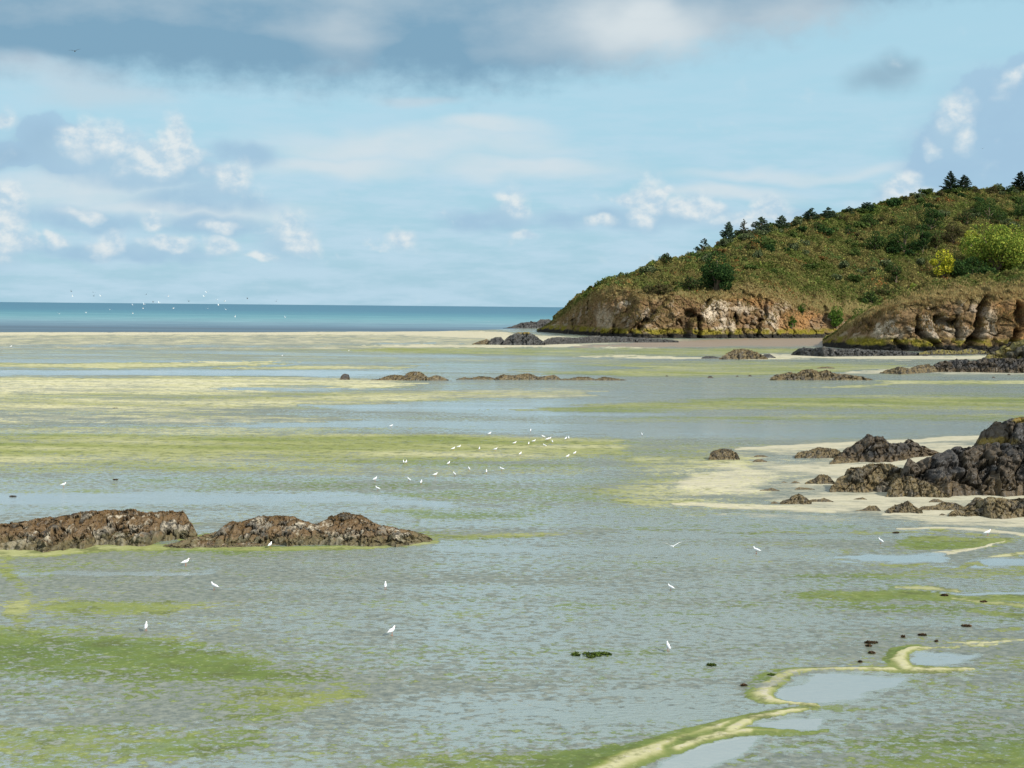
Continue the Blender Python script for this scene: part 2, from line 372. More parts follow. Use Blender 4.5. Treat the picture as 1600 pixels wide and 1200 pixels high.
band([(400, 664, 4), (700, 664, 5), (1000, 672, 14), (1200, 676, 16), (1500, 668, 14), (INF, 668, 14)], .5, W=.95, A=.1, T=.4)
band([(800, 640, 1), (1000, 636, 12), (1200, 630, 16), (INF, 630, 20)], .7, A=.80, T=.48, W=.2)
band([(1000, 656, 4), (1300, 652, 9), (INF, 648, 14)], .8, A=.55, T=.45, W=.5)
band([(1300, 604, 1), (1400, 598, 2.6), (1500, 597, 3), (INF, 598, 3)], .5, A=.9, T=.75, W=0)
# olive meadow of weed, left to centre
band([(-INF, 705, 42), (300, 704, 42), (560, 702, 38), (800, 700, 32), (960, 700, 22), (1010, 700, 0)], .8, A=.72, T=.62, W=.12, S=.15)
band([(-INF, 712, 22), (300, 700, 22), (700, 695, 18), (860, 695, 0)], .8, A=.9, T=.52, W=.05)
band([(0, 672, 6), (400, 672, 9), (600, 672, 3)], .8, A=.6, T=.62, W=.35)
band([(500, 738, 8), (700, 732, 14), (900, 735, 8), (930, 735, 0)], .6, A=.5, T=.45, W=.4)
# centre water
band([(-INF, 760, 14), (400, 758, 14), (600, 762, 20), (1000, 770, 40), (1050, 780, 30), (1060, 780, 0)], .4, W=.62, A=.38, T=.3)
band([(-INF, 778, 12), (100, 780, 14), (560, 776, 10), (700, 790, 10), (720, 790, 0)], .7, W=1.1, A=0)
band([(640, 800, 12), (800, 806, 12), (860, 790, 10), (880, 780, 0)], .9, A=.55, T=.25, W=.5)
band([(640, 822, 6), (900, 822, 8), (1300, 822, 6), (1400, 822, 0)], .8, A=.4, T=.25, W=.8)
# right hand sand beach
poly([(1110, 706), (1240, 694), (1400, 688), (1560, 680), (2100, 668), (2100, 846), (1600, 832), (1480, 824), (1380, 812), (1260, 800), (1210, 782), (1150, 760), (1180, 730)], 22, S=.62, W=.1, A=.06, T=.9)
line([(1150, 702, 5), (1300, 695, 8), (1450, 688, 8), (1600, 680, 9)], .6, S=1, W=0, A=0)
line([(1290, 735, 8), (1380, 726, 8), (1460, 715, 10), (1540, 700, 10)], .6, S=.9, W=0, A=0)
line([(1290, 780, 8), (1400, 778, 10), (1600, 776, 10)], .7, S=.95, W=0, A=0)
line([(1380, 804, 6), (1460, 803, 8), (1600, 815, 8)], .7, S=.85, W=0, A=0)
poly([(990, 706), (1100, 704), (1190, 716), (1215, 745), (1195, 775), (1240, 795), (1120, 798), (1020, 790), (960, 760)], 70, A=.6, T=.7, W=.12, S=.2)
poly([(1050, 740), (1150, 724), (1200, 745), (1190, 775), (1110, 772), (1060, 760)], 26, S=.75, A=.45, T=.95, W=0)
poly([(1180, 712), (1290, 708), (1290, 722), (1200, 734), (1180, 728)], 14, W=.6, S=.35, A=.1)
line([(1060, 787, 8), (1150, 790, 14), (1250, 795, 14), (1300, 800, 6)], .8, A=.4, T=1, S=.85, W=0)
line([(960, 780, 6), (1020, 785, 14), (1100, 782, 8)], .8, A=.85, T=.6, W=0)
band([(1150, 806, 2), (1300, 812, 8), (1500, 826, 6), (INF, 836, 6)], .5, S=.35, W=.55, A=.12, T=.6)
band([(900, 832, 2), (1100, 832, 3.5), (1400, 831, 3), (1500, 833, 3)], .6, A=.75, T=.4, W=.2)
band([(700, 842, 2), (1300, 840, 6), (1480, 842, 3)], .8, A=.3, W=.8, T=.3)
line([(1400, 827, 3), (1500, 826, 5), (1560, 832, 7), (1640, 840, 8), (1800, 850, 10)], .6, S=.8, W=.1, A=.2, T=.9)
poly([(1390, 846), (1450, 839), (1560, 840), (1574, 847), (1545, 857), (1480, 861), (1400, 857)], 10, A=1, T=.42, W=0)
line([(1455, 866, 5), (1490, 864, 9), (1530, 857, 5), (1566, 846, 2)], .5, S=.9, W=0, A=.45, T=1)
line([(1535, 876, 4), (1575, 868, 7), (1640, 858, 9)], .5, S=.3, A=.95, T=.75, W=0)
band([(1330, 872, 2), (1400, 873, 8), (1480, 872, 6), (1500, 871, 0)], .6, W=1.4, A=-.4, S=-.3)
band([(1500, 884, 3), (1560, 882, 10), (INF, 880, 14)], .6, W=1.4, A=-.4, S=-.3)
band([(1050, 903, 5), (1300, 897, 11), (1480, 892, 12), (INF, 898, 13)], .9, A=.78, T=.35, W=.5)
line([(1360, 882, 3), (1410, 884, 6), (1450, 880, 3)], .7, A=.8, T=.4, W=.2)
line([(1490, 890, 8), (1520, 880, 10), (1540, 884, 5)], .8, A=.8, T=.4, W=.3)
band([(1180, 926, 7), (1300, 926, 15), (1450, 929, 18), (1520, 938, 13), (INF, 950, 16)], .8, A=1.0, T=.35, W=.0)
line([(1400, 916, 5), (1450, 917, 9), (1500, 922, 4)], .6, A=1, T=.75, W=0)
line([(1490, 935, 4), (1540, 942, 6), (1600, 948, 6), (1700, 955, 8)], .6, A=1, T=.62, W=0)
band([(1480, 922, 1), (1560, 926, 6), (INF, 926, 8)], .6, W=1.4, A=-.4, S=-.3)
line([(1520, 955, 6), (1570, 962, 12), (1700, 975, 14)], .8, A=.8, T=.45, W=.2)
line([(1540, 986, 3), (1570, 984, 7), (1700, 976, 10)], .6, A=.9, T=.5, W=.1)
line([(1530, 997, 2), (1600, 999, 4), (1700, 1000, 8)], .6, A=.85, T=.5, W=.1)
line([(1480, 1005, 3), (1540, 1005, 6), (1600, 1000, 5)], .6, A=.8, T=.75, S=.3, W=.1)
band([(1240, 945, 6), (1400, 955, 14), (1500, 965, 10), (1510, 965, 0)], .9, A=.42, T=.3, W=.6)
# lower right flats of wet mottled mud
poly([(1180, 1075), (1400, 1052), (1560, 1018), (1750, 985), (2200, 960), (2200, 1400), (1150, 1400), (1090, 1210), (1180, 1140)], 40, W=.46, A=.26, T=.3, S=.1)
poly([(1380, 1120), (1500, 1092), (1700, 1060), (2100, 1050), (2100, 1360), (1400, 1300), (1300, 1180)], 90, A=.50, T=.25, W=.34)
poly([(1560, 1160), (1800, 1120), (1900, 1300), (1400, 1300), (1450, 1195)], 60, A=.8, T=.3, W=.2)
poly([(1180, 1095), (1210, 1068), (1290, 1053), (1420, 1056), (1400, 1074), (1330, 1090), (1260, 1095)], 16, W=1.2, A=-.3, S=-.3)
poly([(1422, 1030), (1440, 1014), (1540, 1014), (1530, 1030), (1490, 1040), (1440, 1040)], 12, W=1.2, A=-.4, S=-.3)
poly([(1180, 1126), (1220, 1115), (1290, 1118), (1280, 1132), (1200, 1136)], 7, W=1.4, A=-.4, S=-.3)
poly([(1010, 1220), (1070, 1170), (1100, 1150), (1180, 1148), (1170, 1175), (1110, 1210), (1100, 1300), (980, 1300)], 14, W=1.3, A=-.3, S=-.3)
# sandy worm of drift with green margins
def drift(pts, wg, ws, **k):
    wg *= 1.0; ws *= 1.05
    line([(a, b, c * wg) for a, b, c in pts], .45, warp=.35, A=1.5, T=.38, W=-.5, S=0, P=1)
    line([(a + 4, b + 1, c * ws) for a, b, c in pts], .8, warp=.35, A=.75, T=.84, W=-.5, S=.9)
drift([(850, 1262, 70), (930, 1206, 60), (987, 1182, 50), (1044, 1163, 40), (1097, 1146, 33), (1145, 1128, 26), (1180, 1117, 17), (1232, 1109, 12), (1272, 1104, 8)], 1.0, .62)
drift([(1050, 1172, 24), (1097, 1154, 26), (1145, 1144, 22), (1197, 1142, 16), (1245, 1142, 8)], 1.0, .5)
drift([(1160, 1126, 18), (1140, 1140, 20)], 1.0, .8)
line([(1180, 1145, 12), (1230, 1146, 14), (1290, 1140, 8)], .6, A=.95, T=.35, W=0, S=0)
line([(1240, 1106, 8), (1300, 1104, 16), (1340, 1108, 16), (1400, 1104, 8), (1440, 1096, 3)], .8, A=.85, T=.42, W=.1, S=0)
drift([(1272, 1101, 6), (1215, 1096, 11), (1186, 1087, 24), (1188, 1073, 30), (1208, 1061, 26), (1236, 1051, 16), (1285, 1045, 9), (1381, 1045, 10), (1440, 1046, 15), (1490, 1046, 8), (1520, 1045, 3)], 1.1, .75)
drift([(1415, 1043, 16), (1404, 1030, 20), (1408, 1019, 19), (1424, 1012, 13), (1450, 1011, 5)], 1.1, .72)
line([(1150, 1086, 8), (1180, 1068, 8), (1210, 1056, 5)], .6, A=1, T=.15, S=0, W=0)
line([(1390, 1034, 7), (1396, 1020, 8), (1420, 1011, 4)], .6, A=1, T=.25, S=0, W=0)
line([(1440, 1012, 3), (1500, 1010, 3), (1560, 1008, 3)], .6, A=.8, T=.7, S=.3, W=0)
# green wedge bottom centre
poly([(780, 1196), (900, 1176), (1010, 1164), (960, 1188), (900, 1230), (780, 1230)], 16, A=1, T=.2, W=0)
poly([(560, 1196), (700, 1182), (860, 1178), (800, 1230), (500, 1240)], 24, A=.62, T=.3, W=.4)
# foreground water
poly([(500, 858), (760, 840), (1120, 846), (1230, 900), (1320, 960), (1300, 1030), (1140, 1080), (1000, 1150), (700, 1165), (620, 1080), (420, 1000), (300, 900)], 60, W=.70, A=.20, T=.25, S=.0)
band([(0, 893, 5), (100, 893, 8), (330, 893, 5), (340, 893, 0)], .8, W=1.15, A=0)
band([(560, 862, 3), (900, 862, 7), (1300, 868, 10), (1320, 868, 0)], .8, W=.9, A=.1)
# green raft bottom left
poly([(-60, 980), (120, 985), (240, 992), (340, 1015), (450, 1048), (570, 1068), (575, 1085), (520, 1112), (440, 1135), (300, 1145), (120, 1170), (-80, 1190)], 34, A=.64, T=.24, W=.42)
poly([(200, 1030), (330, 1020), (420, 1040), (380, 1055), (280, 1048)], 30, A=.72, T=.22, W=.25)
line([(150, 1008, 18), (300, 1030, 30), (430, 1060, 34), (560, 1082, 22)], .9, warp=1.0, A=.92, T=.24, W=.1)
poly([(330, 1085), (430, 1062), (560, 1068), (565, 1085), (500, 1105), (440, 1130), (300, 1128)], 22, A=.9, T=.27, W=.1)
poly([(40, 948), (120, 940), (300, 950), (250, 968), (100, 970)], 26, A=.62, T=.24, W=.4)
poly([(-40, 1040), (160, 1060), (220, 1100), (60, 1140), (-100, 1130)], 40, W=.66, A=.40, T=.3)
poly([(-60, 1170), (120, 1168), (420, 1140), (420, 1180), (100, 1210), (-60, 1240)], 24, A=.66, T=.28, W=.3)
line([(10, 872, 26), (40, 900, 18), (34, 930, 22), (14, 950, 26), (40, 975, 20)], 1.0, warp=1.0, A=.62, T=.42, W=.3)
poly([(-60, 985), (60, 985), (90, 1005), (-60, 1010)], 20, A=.75, T=.35, W=.2)
# fringe of green round the weedy rocks
line([(-80, 864, 18), (60, 864, 16), (200, 856, 14), (420, 858, 12), (560, 856, 12), (680, 846, 12)], .6, A=.9, T=.62, W=.05, S=.1)
line([(280, 842, 16), (330, 836, 10)], .8, A=.85, T=.5, W=.1)
line([(560, 834, 14), (680, 838, 18), (800, 836, 14), (880, 834, 6)], .9, A=.82, T=.58, W=.1)
line([(290, 816, 5), (345, 818, 5)], .8, A=.7, T=.3, W=.2)
# natural breakup
WYn = 0
KP = 1 - .85 * PR
Wt -= .20 * NEAR * KP * (Wt < 1) * (Wt > .3)
A += KP * ((.45 + .5 * NEAR) * sN * (.35 + A) + .30 * mN); Wt += KP * (.5 + .35 * NEAR) * fbm(X / 45, Y / 7, 22, 5) + KP * .3 * lN; S += KP * .5 * mN * (S > .02)
T += (1 - .6 * PR) * .45 * fbm(X / 25, Y / 8, 31, 4)
ch = lambda a: np.clip(a, -.6, 1.6).ravel()
Zf = .05 * np.clip(S, 0, 1) + .012 * mN + .03 * PR
shore = np.interp(PX, [-420, 400, 640, 700, 800, 900, 2020], [518.5, 518, 517, 516, 513, 508, 505])
Zf = Zf - 1.2 * sstep(shore + 1.2 * fbm(X / 90, Y / 50, 2, 4) - PY, -1.0, 1.5)
# shallow channel furrows along the wet parts
Vf = np.stack([X.ravel(), Y.ravel(), Zf.ravel()], 1)
cov = np.stack([ch(A), ch(S), ch(Wt), ch(T)], 1)

def flat_material():
    m, t = material('tidal_flat')
    pos = t.n('ShaderNodeNewGeometry').outputs['Position']
    at = t.n('ShaderNodeAttribute', attribute_name='cov'); sp = t.n('ShaderNodeSeparateColor', Color=at.outputs['Color'])
    A_, S_, W_ = sp.outputs[0], sp.outputs[1], sp.outputs[2]; T_ = at.outputs['Alpha']
    br = t.n('ShaderNodeAttribute', attribute_name='brown').outputs['Fac']
    rip = t.noise(t.v('MULTIPLY', pos, (1.7, 2.0, 0)), 1, 4, .7, .2)          # sand ripples
    rip2 = t.noise(t.v('MULTIPLY', pos, (2.4, 2.4, 0)), 1, 4, .7)
    mid = t.noise(t.v('MULTIPLY', pos, (.7, .7, 0)), 1, 5, .7)
    vast = t.noise(t.v('MULTIPLY', pos, (.010, .034, 0)), 1, 6, .62)
    med = t.noise(t.v('MULTIPLY', pos, (.30, .42, 0)), 1, 6, .68)
    big = t.noise(t.v('MULTIPLY', pos, (.05, .14, 0)), 1, 6, .66)
    cen_ = lambda n, k: t.m('MULTIPLY', t.m('SUBTRACT', n, .5), k)
    wv = t.m('ADD', t.m('ADD', W_, cen_(rip, 3.0)), t.m('ADD', cen_(med, 1.2), t.m('ADD', cen_(vast, 1.3), cen_(big, 1.0))))
    water = t.step(wv, .38, .60)
    av = t.m('ADD', t.m('ADD', A_, cen_(rip2, 3.0)), t.m('ADD', cen_(med, 1.9), t.m('ADD', cen_(vast, -.9), cen_(big, .8))))
    alg = t.step(av, .36, .70)
    sv = t.m('ADD', S_, t.m('ADD', cen_(med, 1.0), cen_(rip, .6)))
    sand = t.step(sv, .25, .75)
    mud = t.mix(t.step(rip2, .3, .7), (.17, .175, .115), (.04, .05, .028))
    mud = t.mix(t.step(med, .5, .75, 0, .5), mud, (.22, .19, .14))
    dsand = t.mix(t.step(t.noise(t.v('MULTIPLY', pos, (.8, 2, 0)), 1, 6, .65), .3, .7), (.35, .325, .235), (.46, .425, .32))
    c = t.mix(sand, mud, dsand)
    r = t.n('ShaderNodeValToRGB', Fac=t.m('ADD', T_, cen_(rip2, .35))); cr = r.color_ramp
    cr.elements[0].position = 0; cr.elements[0].color = (.050, .085, .018, 1)
    cr.elements[1].position = 1; cr.elements[1].color = (.50, .47, .30, 1)
    for p, cc in ((.3, (.115, .155, .030)), (.5, (.21, .225, .07)), (.75, (.37, .355, .19))): e = cr.elements.new(p); e.color = (*cc, 1)
    ac = t.mix(t.step(mid, .36, .52, .75, 0), r.outputs[0], (.07, .085, .02)); ac = t.mix(t.step(rip2, .55, .72, 0, .45), ac, (.36, .38, .19))
    c = t.mix(t.m('MULTIPLY', alg, .93), c, ac)
    c = t.mix(t.m('MULTIPLY', br, t.step(med, .2, .6, .6, 1)), c, (.19, .12, .06))
    # dark drift weed specks
    sk = t.noise(t.v('MULTIPLY', pos, (.9, 1.6, 0)), 1, 4, .7)
    c = t.mix(t.m('MULTIPLY', t.step(sk, .66, .71), .7), c, (.05, .045, .015))
    hgt = t.m('ADD', t.m('MULTIPLY', rip, .6), t.m('MULTIPLY', rip2, .5))
    bn = t.n('ShaderNodeBump', Strength=.55, Distance=.05, Height=hgt)
    dry = t.n('ShaderNodeBsdfDiffuse', Color=c, Roughness=.6, Normal=bn.outputs[0])
    wr = t.noise(t.v('MULTIPLY', pos, (2.6, 4.2, 0)), 1, 4, .65)
    calm = t.step(t.m('ADD', W_, t.m('ADD', cen_(med, .5), t.m('ADD', cen_(rip, 1.1), cen_(mid, .5)))), .88, 1.2)
    bw = t.n('ShaderNodeBump', Strength=t.m('SUBTRACT', 1.0, t.m('MULTIPLY', calm, .85)), Distance=.05, Height=wr)
    uw = t.mix(.85, c, (.24, .30, .28)); uw = t.mix(t.m('MULTIPLY', calm, .8), uw, (.28, .32, .31))
    wat = t.n('ShaderNodeBsdfPrincipled', Roughness=.10, IOR=1.55, Normal=bw.outputs[0]); t.put(wat.inputs['Base Color'], uw)
    # thin sheen of wet on everything that is not dry sand
    gl = t.n('ShaderNodeBsdfGlossy', Color=(.9, .95, 1, 1), Roughness=.4, Normal=bn.outputs[0])
    dm = t.n('ShaderNodeMixShader', Fac=t.m('MULTIPLY', t.m('MULTIPLY', t.m('SUBTRACT', 1, sand), t.m('SUBTRACT', 1, t.m('MULTIPLY', alg, .8))), .2)); t.put(dm.inputs[1], dry); t.put(dm.inputs[2], gl)
    water = t.m('MAXIMUM', water, calm)
    keep = t.m('MULTIPLY', water, t.m('SUBTRACT', 1, t.m('MULTIPLY', alg, .78)))
    keep = t.m('MULTIPLY', keep, t.m('SUBTRACT', 1, t.m('MULTIPLY', sand, .85)))
    mx = t.n('ShaderNodeMixShader', Fac=t.m('MULTIPLY', keep, .93)); t.put(mx.inputs[1], dm); t.put(mx.inputs[2], wat)
    t.n('ShaderNodeOutputMaterial', Surface=mx.outputs[0]); return m
M_flat = flat_material()
tag(mesh_np('tidal_flat', Vf, grid_faces(*PX.shape)[:, ::-1], M_flat, {'cov': cov, 'brown': ch(BEACHBROWN)}, smooth=True), kind='structure')
gv = [(-3000, -400, -.35), (3000, -400, -.35), (3000, 900, -.35), (-3000, 900, -.35)]
tag(mesh_np('ground', gv, [[0, 1, 2, 3]], M_flat, {'cov': np.tile([.3, .3, .4, .5], (4, 1))}), kind='structure')
# ================================================================ HEADLANDS
def terrain_material():
    m, t = material('headland_ground')
    pos = t.n('ShaderNodeNewGeometry').outputs['Position']
    c = t.n('ShaderNodeAttribute', attribute_name='tint').outputs['Color']
    n1 = t.noise(t.v('MULTIPLY', pos, (1.1, 1.1, .8)), 1, 6, .7)
    n2 = t.noise(t.v('MULTIPLY', pos, (.5, .5, .22)), 1, 5, .65)
    c = t.mix(t.step(n1, .3, .62, .45, 0), c, (.03, .025, .015))
    c = t.mix(t.step(n2, .55, .72, 0, .35), c, (.42, .33, .2))
    bn = t.n('ShaderNodeBump', Strength=1.0, Distance=1.3, Height=n1)
    d = t.n('ShaderNodeBsdfDiffuse', Color=c, Roughness=.8, Normal=bn.outputs[0])
    t.n('ShaderNodeOutputMaterial', Surface=d.outputs[0]); return m
M_land = terrain_material()
def leaf_material(name, trans=.25):
    m, t = material(name)
    c = t.n('ShaderNodeAttribute', attribute_name='tint').outputs['Color']
    d = t.n('ShaderNodeBsdfDiffuse', Color=c); tr = t.n('ShaderNodeBsdfTranslucent', Color=c)
    mx = t.n('ShaderNodeMixShader', Fac=trans); t.put(mx.inputs[1], d); t.put(mx.inputs[2], tr)
    t.n('ShaderNodeOutputMaterial', Surface=mx.outputs[0]); return m
M_leaf = leaf_material('foliage'); M_weedleaf = leaf_material('seaweed_blades', .08)

LAND = {}
def headland(name, label, foot, top, sky, reach, run, gullies, pale, cols, rows_c, rows_h, x0, x1, seed, tip=None, brown=.5):
    """rows from the foot up the cliff, over the slope to the ridge and down behind; controls are photo pixels with distances"""
    px = np.linspace(x0, x1, cols)
    f = np.array(foot, float); pf = np.interp(px, f[:, 0], f[:, 1]); D0 = np.interp(px, f[:, 0], f[:, 2])
    tp = np.interp(px, *np.array(top, float).T); sk = np.interp(px, *np.array(sky, float).T)
    Lr = np.interp(px, *np.array(reach, float).T); ru = np.interp(px, *np.array(run, float).T)
    tp = tp + 2.2 * fbm(px / 22, 0 * px + seed, 0, 3); sk = sk + 1.6 * fbm(px / 30, 0 * px + seed, 4, 4)
    def zat(pyy, D):
        d2 = fwd[2] * FPX + right[2] * (px - 800) + up[2] * (600 - pyy); d1 = fwd[1] * FPX + up[1] * (600 - pyy) + right[1] * (px - 800)
        return H + d2 * D / d1
    tc = np.linspace(0, 1, rows_c); th = np.linspace(0, 1, rows_h)[1:]; tb = np.linspace(0, 1, 30)[1:]
    Dr, Zr, Kr = [], [], []
    ztop = np.maximum(zat(tp, D0 + ru), .2); zsk = np.maximum(zat(sk, D0 + ru + Lr), .1)
    zsk = np.maximum(zsk, ztop * .6)
    for q in tc:
        s = q ** 1.15; Dr.append(D0 + ru * q); Zr.append(-.6 + (ztop + .6) * (.12 * sstep(q, 0, .2) + .88 * sstep(q, .02, 1.02) ** .85 * 1.0)); Kr.append(q + 0 * px)
    for q in th:
        Dr.append(D0 + ru + Lr * q); Zr.append(ztop + (zsk - ztop) * (q * .75 + .25 * math.sin(q * math.pi / 2))); Kr.append(1 + q + 0 * px)
    for q in tb:
        Dr.append(D0 + ru + Lr + 160 * q); Zr.append(zsk * (1 - q ** 1.6) - .8 * q); Kr.append(2 + q + 0 * px)
    D = np.array(Dr); Z = np.array(Zr); Kk = np.array(Kr); PXg = np.tile(px, (len(D), 1))
    Xw = PXg * 0 + ((PXg - 800) / FPX) * D
    # photo row of every vertex, for placing the gullies where the cliff has them
    P = np.stack([Xw, D, Z - H], -1); dd = P @ fwd
    PYg = 600 - FPX * (P @ up) / dd; PXq = 800 + FPX * (P @ right) / dd
    cl = np.where(Kk <= 1, 1.0, np.clip(1 - (Kk - 1) * 4, 0, 1)) * sstep(Kk, 0, .04)
    hgt = np.clip(ztop, 0, 25) / 16
    # crags: leaning ribs, blocks, hollows
    sh = Xw + Z * .45
    rib = ridge(sh / 9, D / 30, Z / 26, 4, .55); blk = fbm(Xw / 5, D / 6, Z / 4, 4, .6)
    d1, d2, cid = vcell(Xw / 3.4 + .5 * blk, D / 6, Z / 4.5 + .3 * blk, seed)
    back = -(rib * 1.3 + blk * 2.4 + (cid - .5) * 1.8 - .8 * sstep(d2 - d1, .18, 0)) * cl * hgt
    back = back + fbm(Xw / 30, 0 * D + seed, 0, 3) * 5 * np.clip(cl, 0, 1) * hgt
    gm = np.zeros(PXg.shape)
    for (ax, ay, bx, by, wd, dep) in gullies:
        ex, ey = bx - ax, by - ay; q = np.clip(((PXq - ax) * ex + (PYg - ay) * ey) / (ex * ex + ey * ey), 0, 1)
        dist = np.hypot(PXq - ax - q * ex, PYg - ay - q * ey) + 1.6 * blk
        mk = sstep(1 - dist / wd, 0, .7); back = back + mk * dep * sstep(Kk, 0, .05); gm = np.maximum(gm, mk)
    Dn = D + back
    # bushy relief of the slope
    sl = sstep(Kk, .95, 1.08) * (Kk < 2.6)
    bum = np.maximum(0, 1 - vcell(Xw / 4.2, D / 5.5, 0 * D, seed + 3)[0] * 1.1) * 3.0 + fbm(Xw / 14, D / 18, seed, 4) * 3.4
    bum = bum * np.clip(zsk / 18, .1, 1)
    Zn = Z + sl * bum + cl * blk * .8 * hgt * (Kk > .05)
    Xn = Xw + cl * fbm(Xw / 4, D / 4, Z / 4 + 40, 4) * 1.4 * hgt
    # ground colours: rock, soil, dry grass, bracken, lichen, black tide zone, plus shade painted into the gullies
    nz = fbm(Xw / 6, D / 8, Z / 5, 5, .6); nz2 = fbm(Xw / 16, D / 20, Z / 12, 4)
    C = lambda *c: np.array(c)
    col = np.zeros(PXg.shape + (3,)); col[:] = C(.29, .18, .095)
    def mixc(mk, c): nonlocal col; mk = np.clip(mk, 0, 1)[..., None]; col = col * (1 - mk) + np.array(c) * mk
    mixc(sstep(nz2, -.2, .3) * .7, (.33, .225, .115)); mixc(sstep(nz, .0, .35) * .55, (.20, .145, .07))
    rock = sstep(nz + .5 * (cid - .5) + .25 * nz2, .08, .28) * (Kk < .85)
    mixc(rock * .6, (.33, .25, .17)); mixc(rock * (cid > .75) * .7, (.46, .37, .28)); mixc(sstep(fbm(Xw / 2.2, D / 2, Z / 1.8, 4, .7), .12, .32) * (Kk < .9) * .75, (.09, .06, .035))
    for (cx, cy, rx, ry, st) in pale:
        mk = sstep(1.25 - np.hypot((PXq - cx) / rx, (PYg - cy) / ry) + .5 * nz, 0, .5) * sstep(nz + .6 * (cid - .5), -.35, -.02)
        mixc(mk * st, (.74, .62, .47))
    for (cx, cy, rx, ry) in ORANGE:
        mixc(sstep(1.2 - np.hypot((PXq - cx) / rx, (PYg - cy) / ry) + .4 * nz, 0, .5) * .8, (.46, .25, .10))
    mixc(gm * .35, (.10, .085, .06))  # gully shade darkened into the rock colour
    mixc(sstep(Kk, .68, .88) * (Kk <= 1.0) * sstep(nz2 + nz * .4, -.35, .1) * .8, (.33, .26, .11))
    zz = Zn + 1.6 * nz
    mixc(sstep(zz, 5.2, 3.6) * (Kk < 1) * sstep(nz, -.35, .05), (.27, .225, .035))
    mixc(sstep(zz, 2.4, 1.5) * (Kk < 1), (.045, .042, .038))
    g = Kk >= 1
    vg = np.array([.10, .105, .03])
    colh = np.zeros_like(col); colh[:] = vg
    col = np.where(g[..., None], colh, col)
    mixc(g * sstep(nz2, 0, .3) * .6, (.14, .10, .04))
    mixc(g * sstep(1.16 - Kk * 1.0 + .1 * nz2, 0, .1) * brown, (.38, .30, .13))
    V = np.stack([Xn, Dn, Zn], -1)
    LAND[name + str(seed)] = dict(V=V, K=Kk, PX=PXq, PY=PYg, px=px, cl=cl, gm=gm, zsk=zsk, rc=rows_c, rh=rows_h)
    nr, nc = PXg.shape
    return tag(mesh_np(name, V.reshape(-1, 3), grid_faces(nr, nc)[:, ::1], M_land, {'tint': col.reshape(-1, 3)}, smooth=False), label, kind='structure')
ORANGE = [(1165, 466, 40, 6), (1240, 505, 26, 22), (1265, 490, 20, 10), (1580, 480, 26, 26), (1600, 520, 20, 20), (1190, 470, 24, 10)]
headland('headland', 'scrub covered headland ending in brown sea cliffs beyond the bay',
    foot=[(838, 522, 930), (880, 524, 880), (940, 527, 800), (1000, 528, 770), (1100, 527, 775), (1200, 524, 800), (1290, 523, 830), (1400, 522, 850), (1600, 521, 870), (2100, 520, 880)],
    top=[(838, 517), (858, 508), (880, 494), (900, 478), (930, 462), (960, 455), (1000, 458), (1050, 462), (1090, 468), (1130, 461), (1170, 456), (1215, 466), (1250, 478), (1290, 486), (1330, 494), (1400, 492), (2100, 480)],
    sky=[(838, 516), (858, 505), (880, 488), (905, 466), (940, 447), (985, 431), (1040, 413), (1070, 408), (1100, 399), (1150, 375), (1200, 361), (1300, 340), (1360, 327), (1400, 316), (1450, 305), (1500, 300), (1560, 301), (1600, 299), (1700, 290), (2100, 286)],
    reach=[(838, 8), (880, 18), (905, 30), (940, 50), (1000, 90), (1100, 130), (1300, 200), (1600, 260), (2100, 280)],
    run=[(838, 10), (900, 22), (1000, 24), (1200, 18), (1400, 16), (2100, 16)],
    gullies=[(1052, 452, 1000, 512, 7, 7), (1010, 500, 985, 520, 6, 5), (1078, 492, 1066, 526, 13, 9), (1062, 505, 1042, 524, 9, 8), (1094, 496, 1093, 530, 5, 9), (922, 468, 920, 484, 5, 5),
             (897, 502, 900, 512, 6, 6), (1150, 492, 1153, 506, 4, 5), (1110, 470, 1085, 496, 5, 5), (1188, 500, 1184, 522, 5, 5), (960, 508, 958, 522, 3, 4), (1196, 470, 1196, 492, 5, 4), (1290, 485, 1288, 500, 5, 4)],
    pale=[(1108, 490, 14, 16, .95), (1125, 478, 22, 10, .8), (1135, 505, 18, 16, .6), (1130, 520, 22, 8, .6), (978, 473, 7, 4, .9), (1205, 505, 16, 18, .8), (1160, 478, 20, 10, .5),
          (945, 500, 14, 18, .45), (1222, 478, 14, 10, .5), (1014, 516, 12, 10, .4), (870, 510, 20, 8, .5), (930, 520, 20, 8, .4)],
    cols=760, rows_c=92, rows_h=190, x0=838, x1=1900, seed=11)
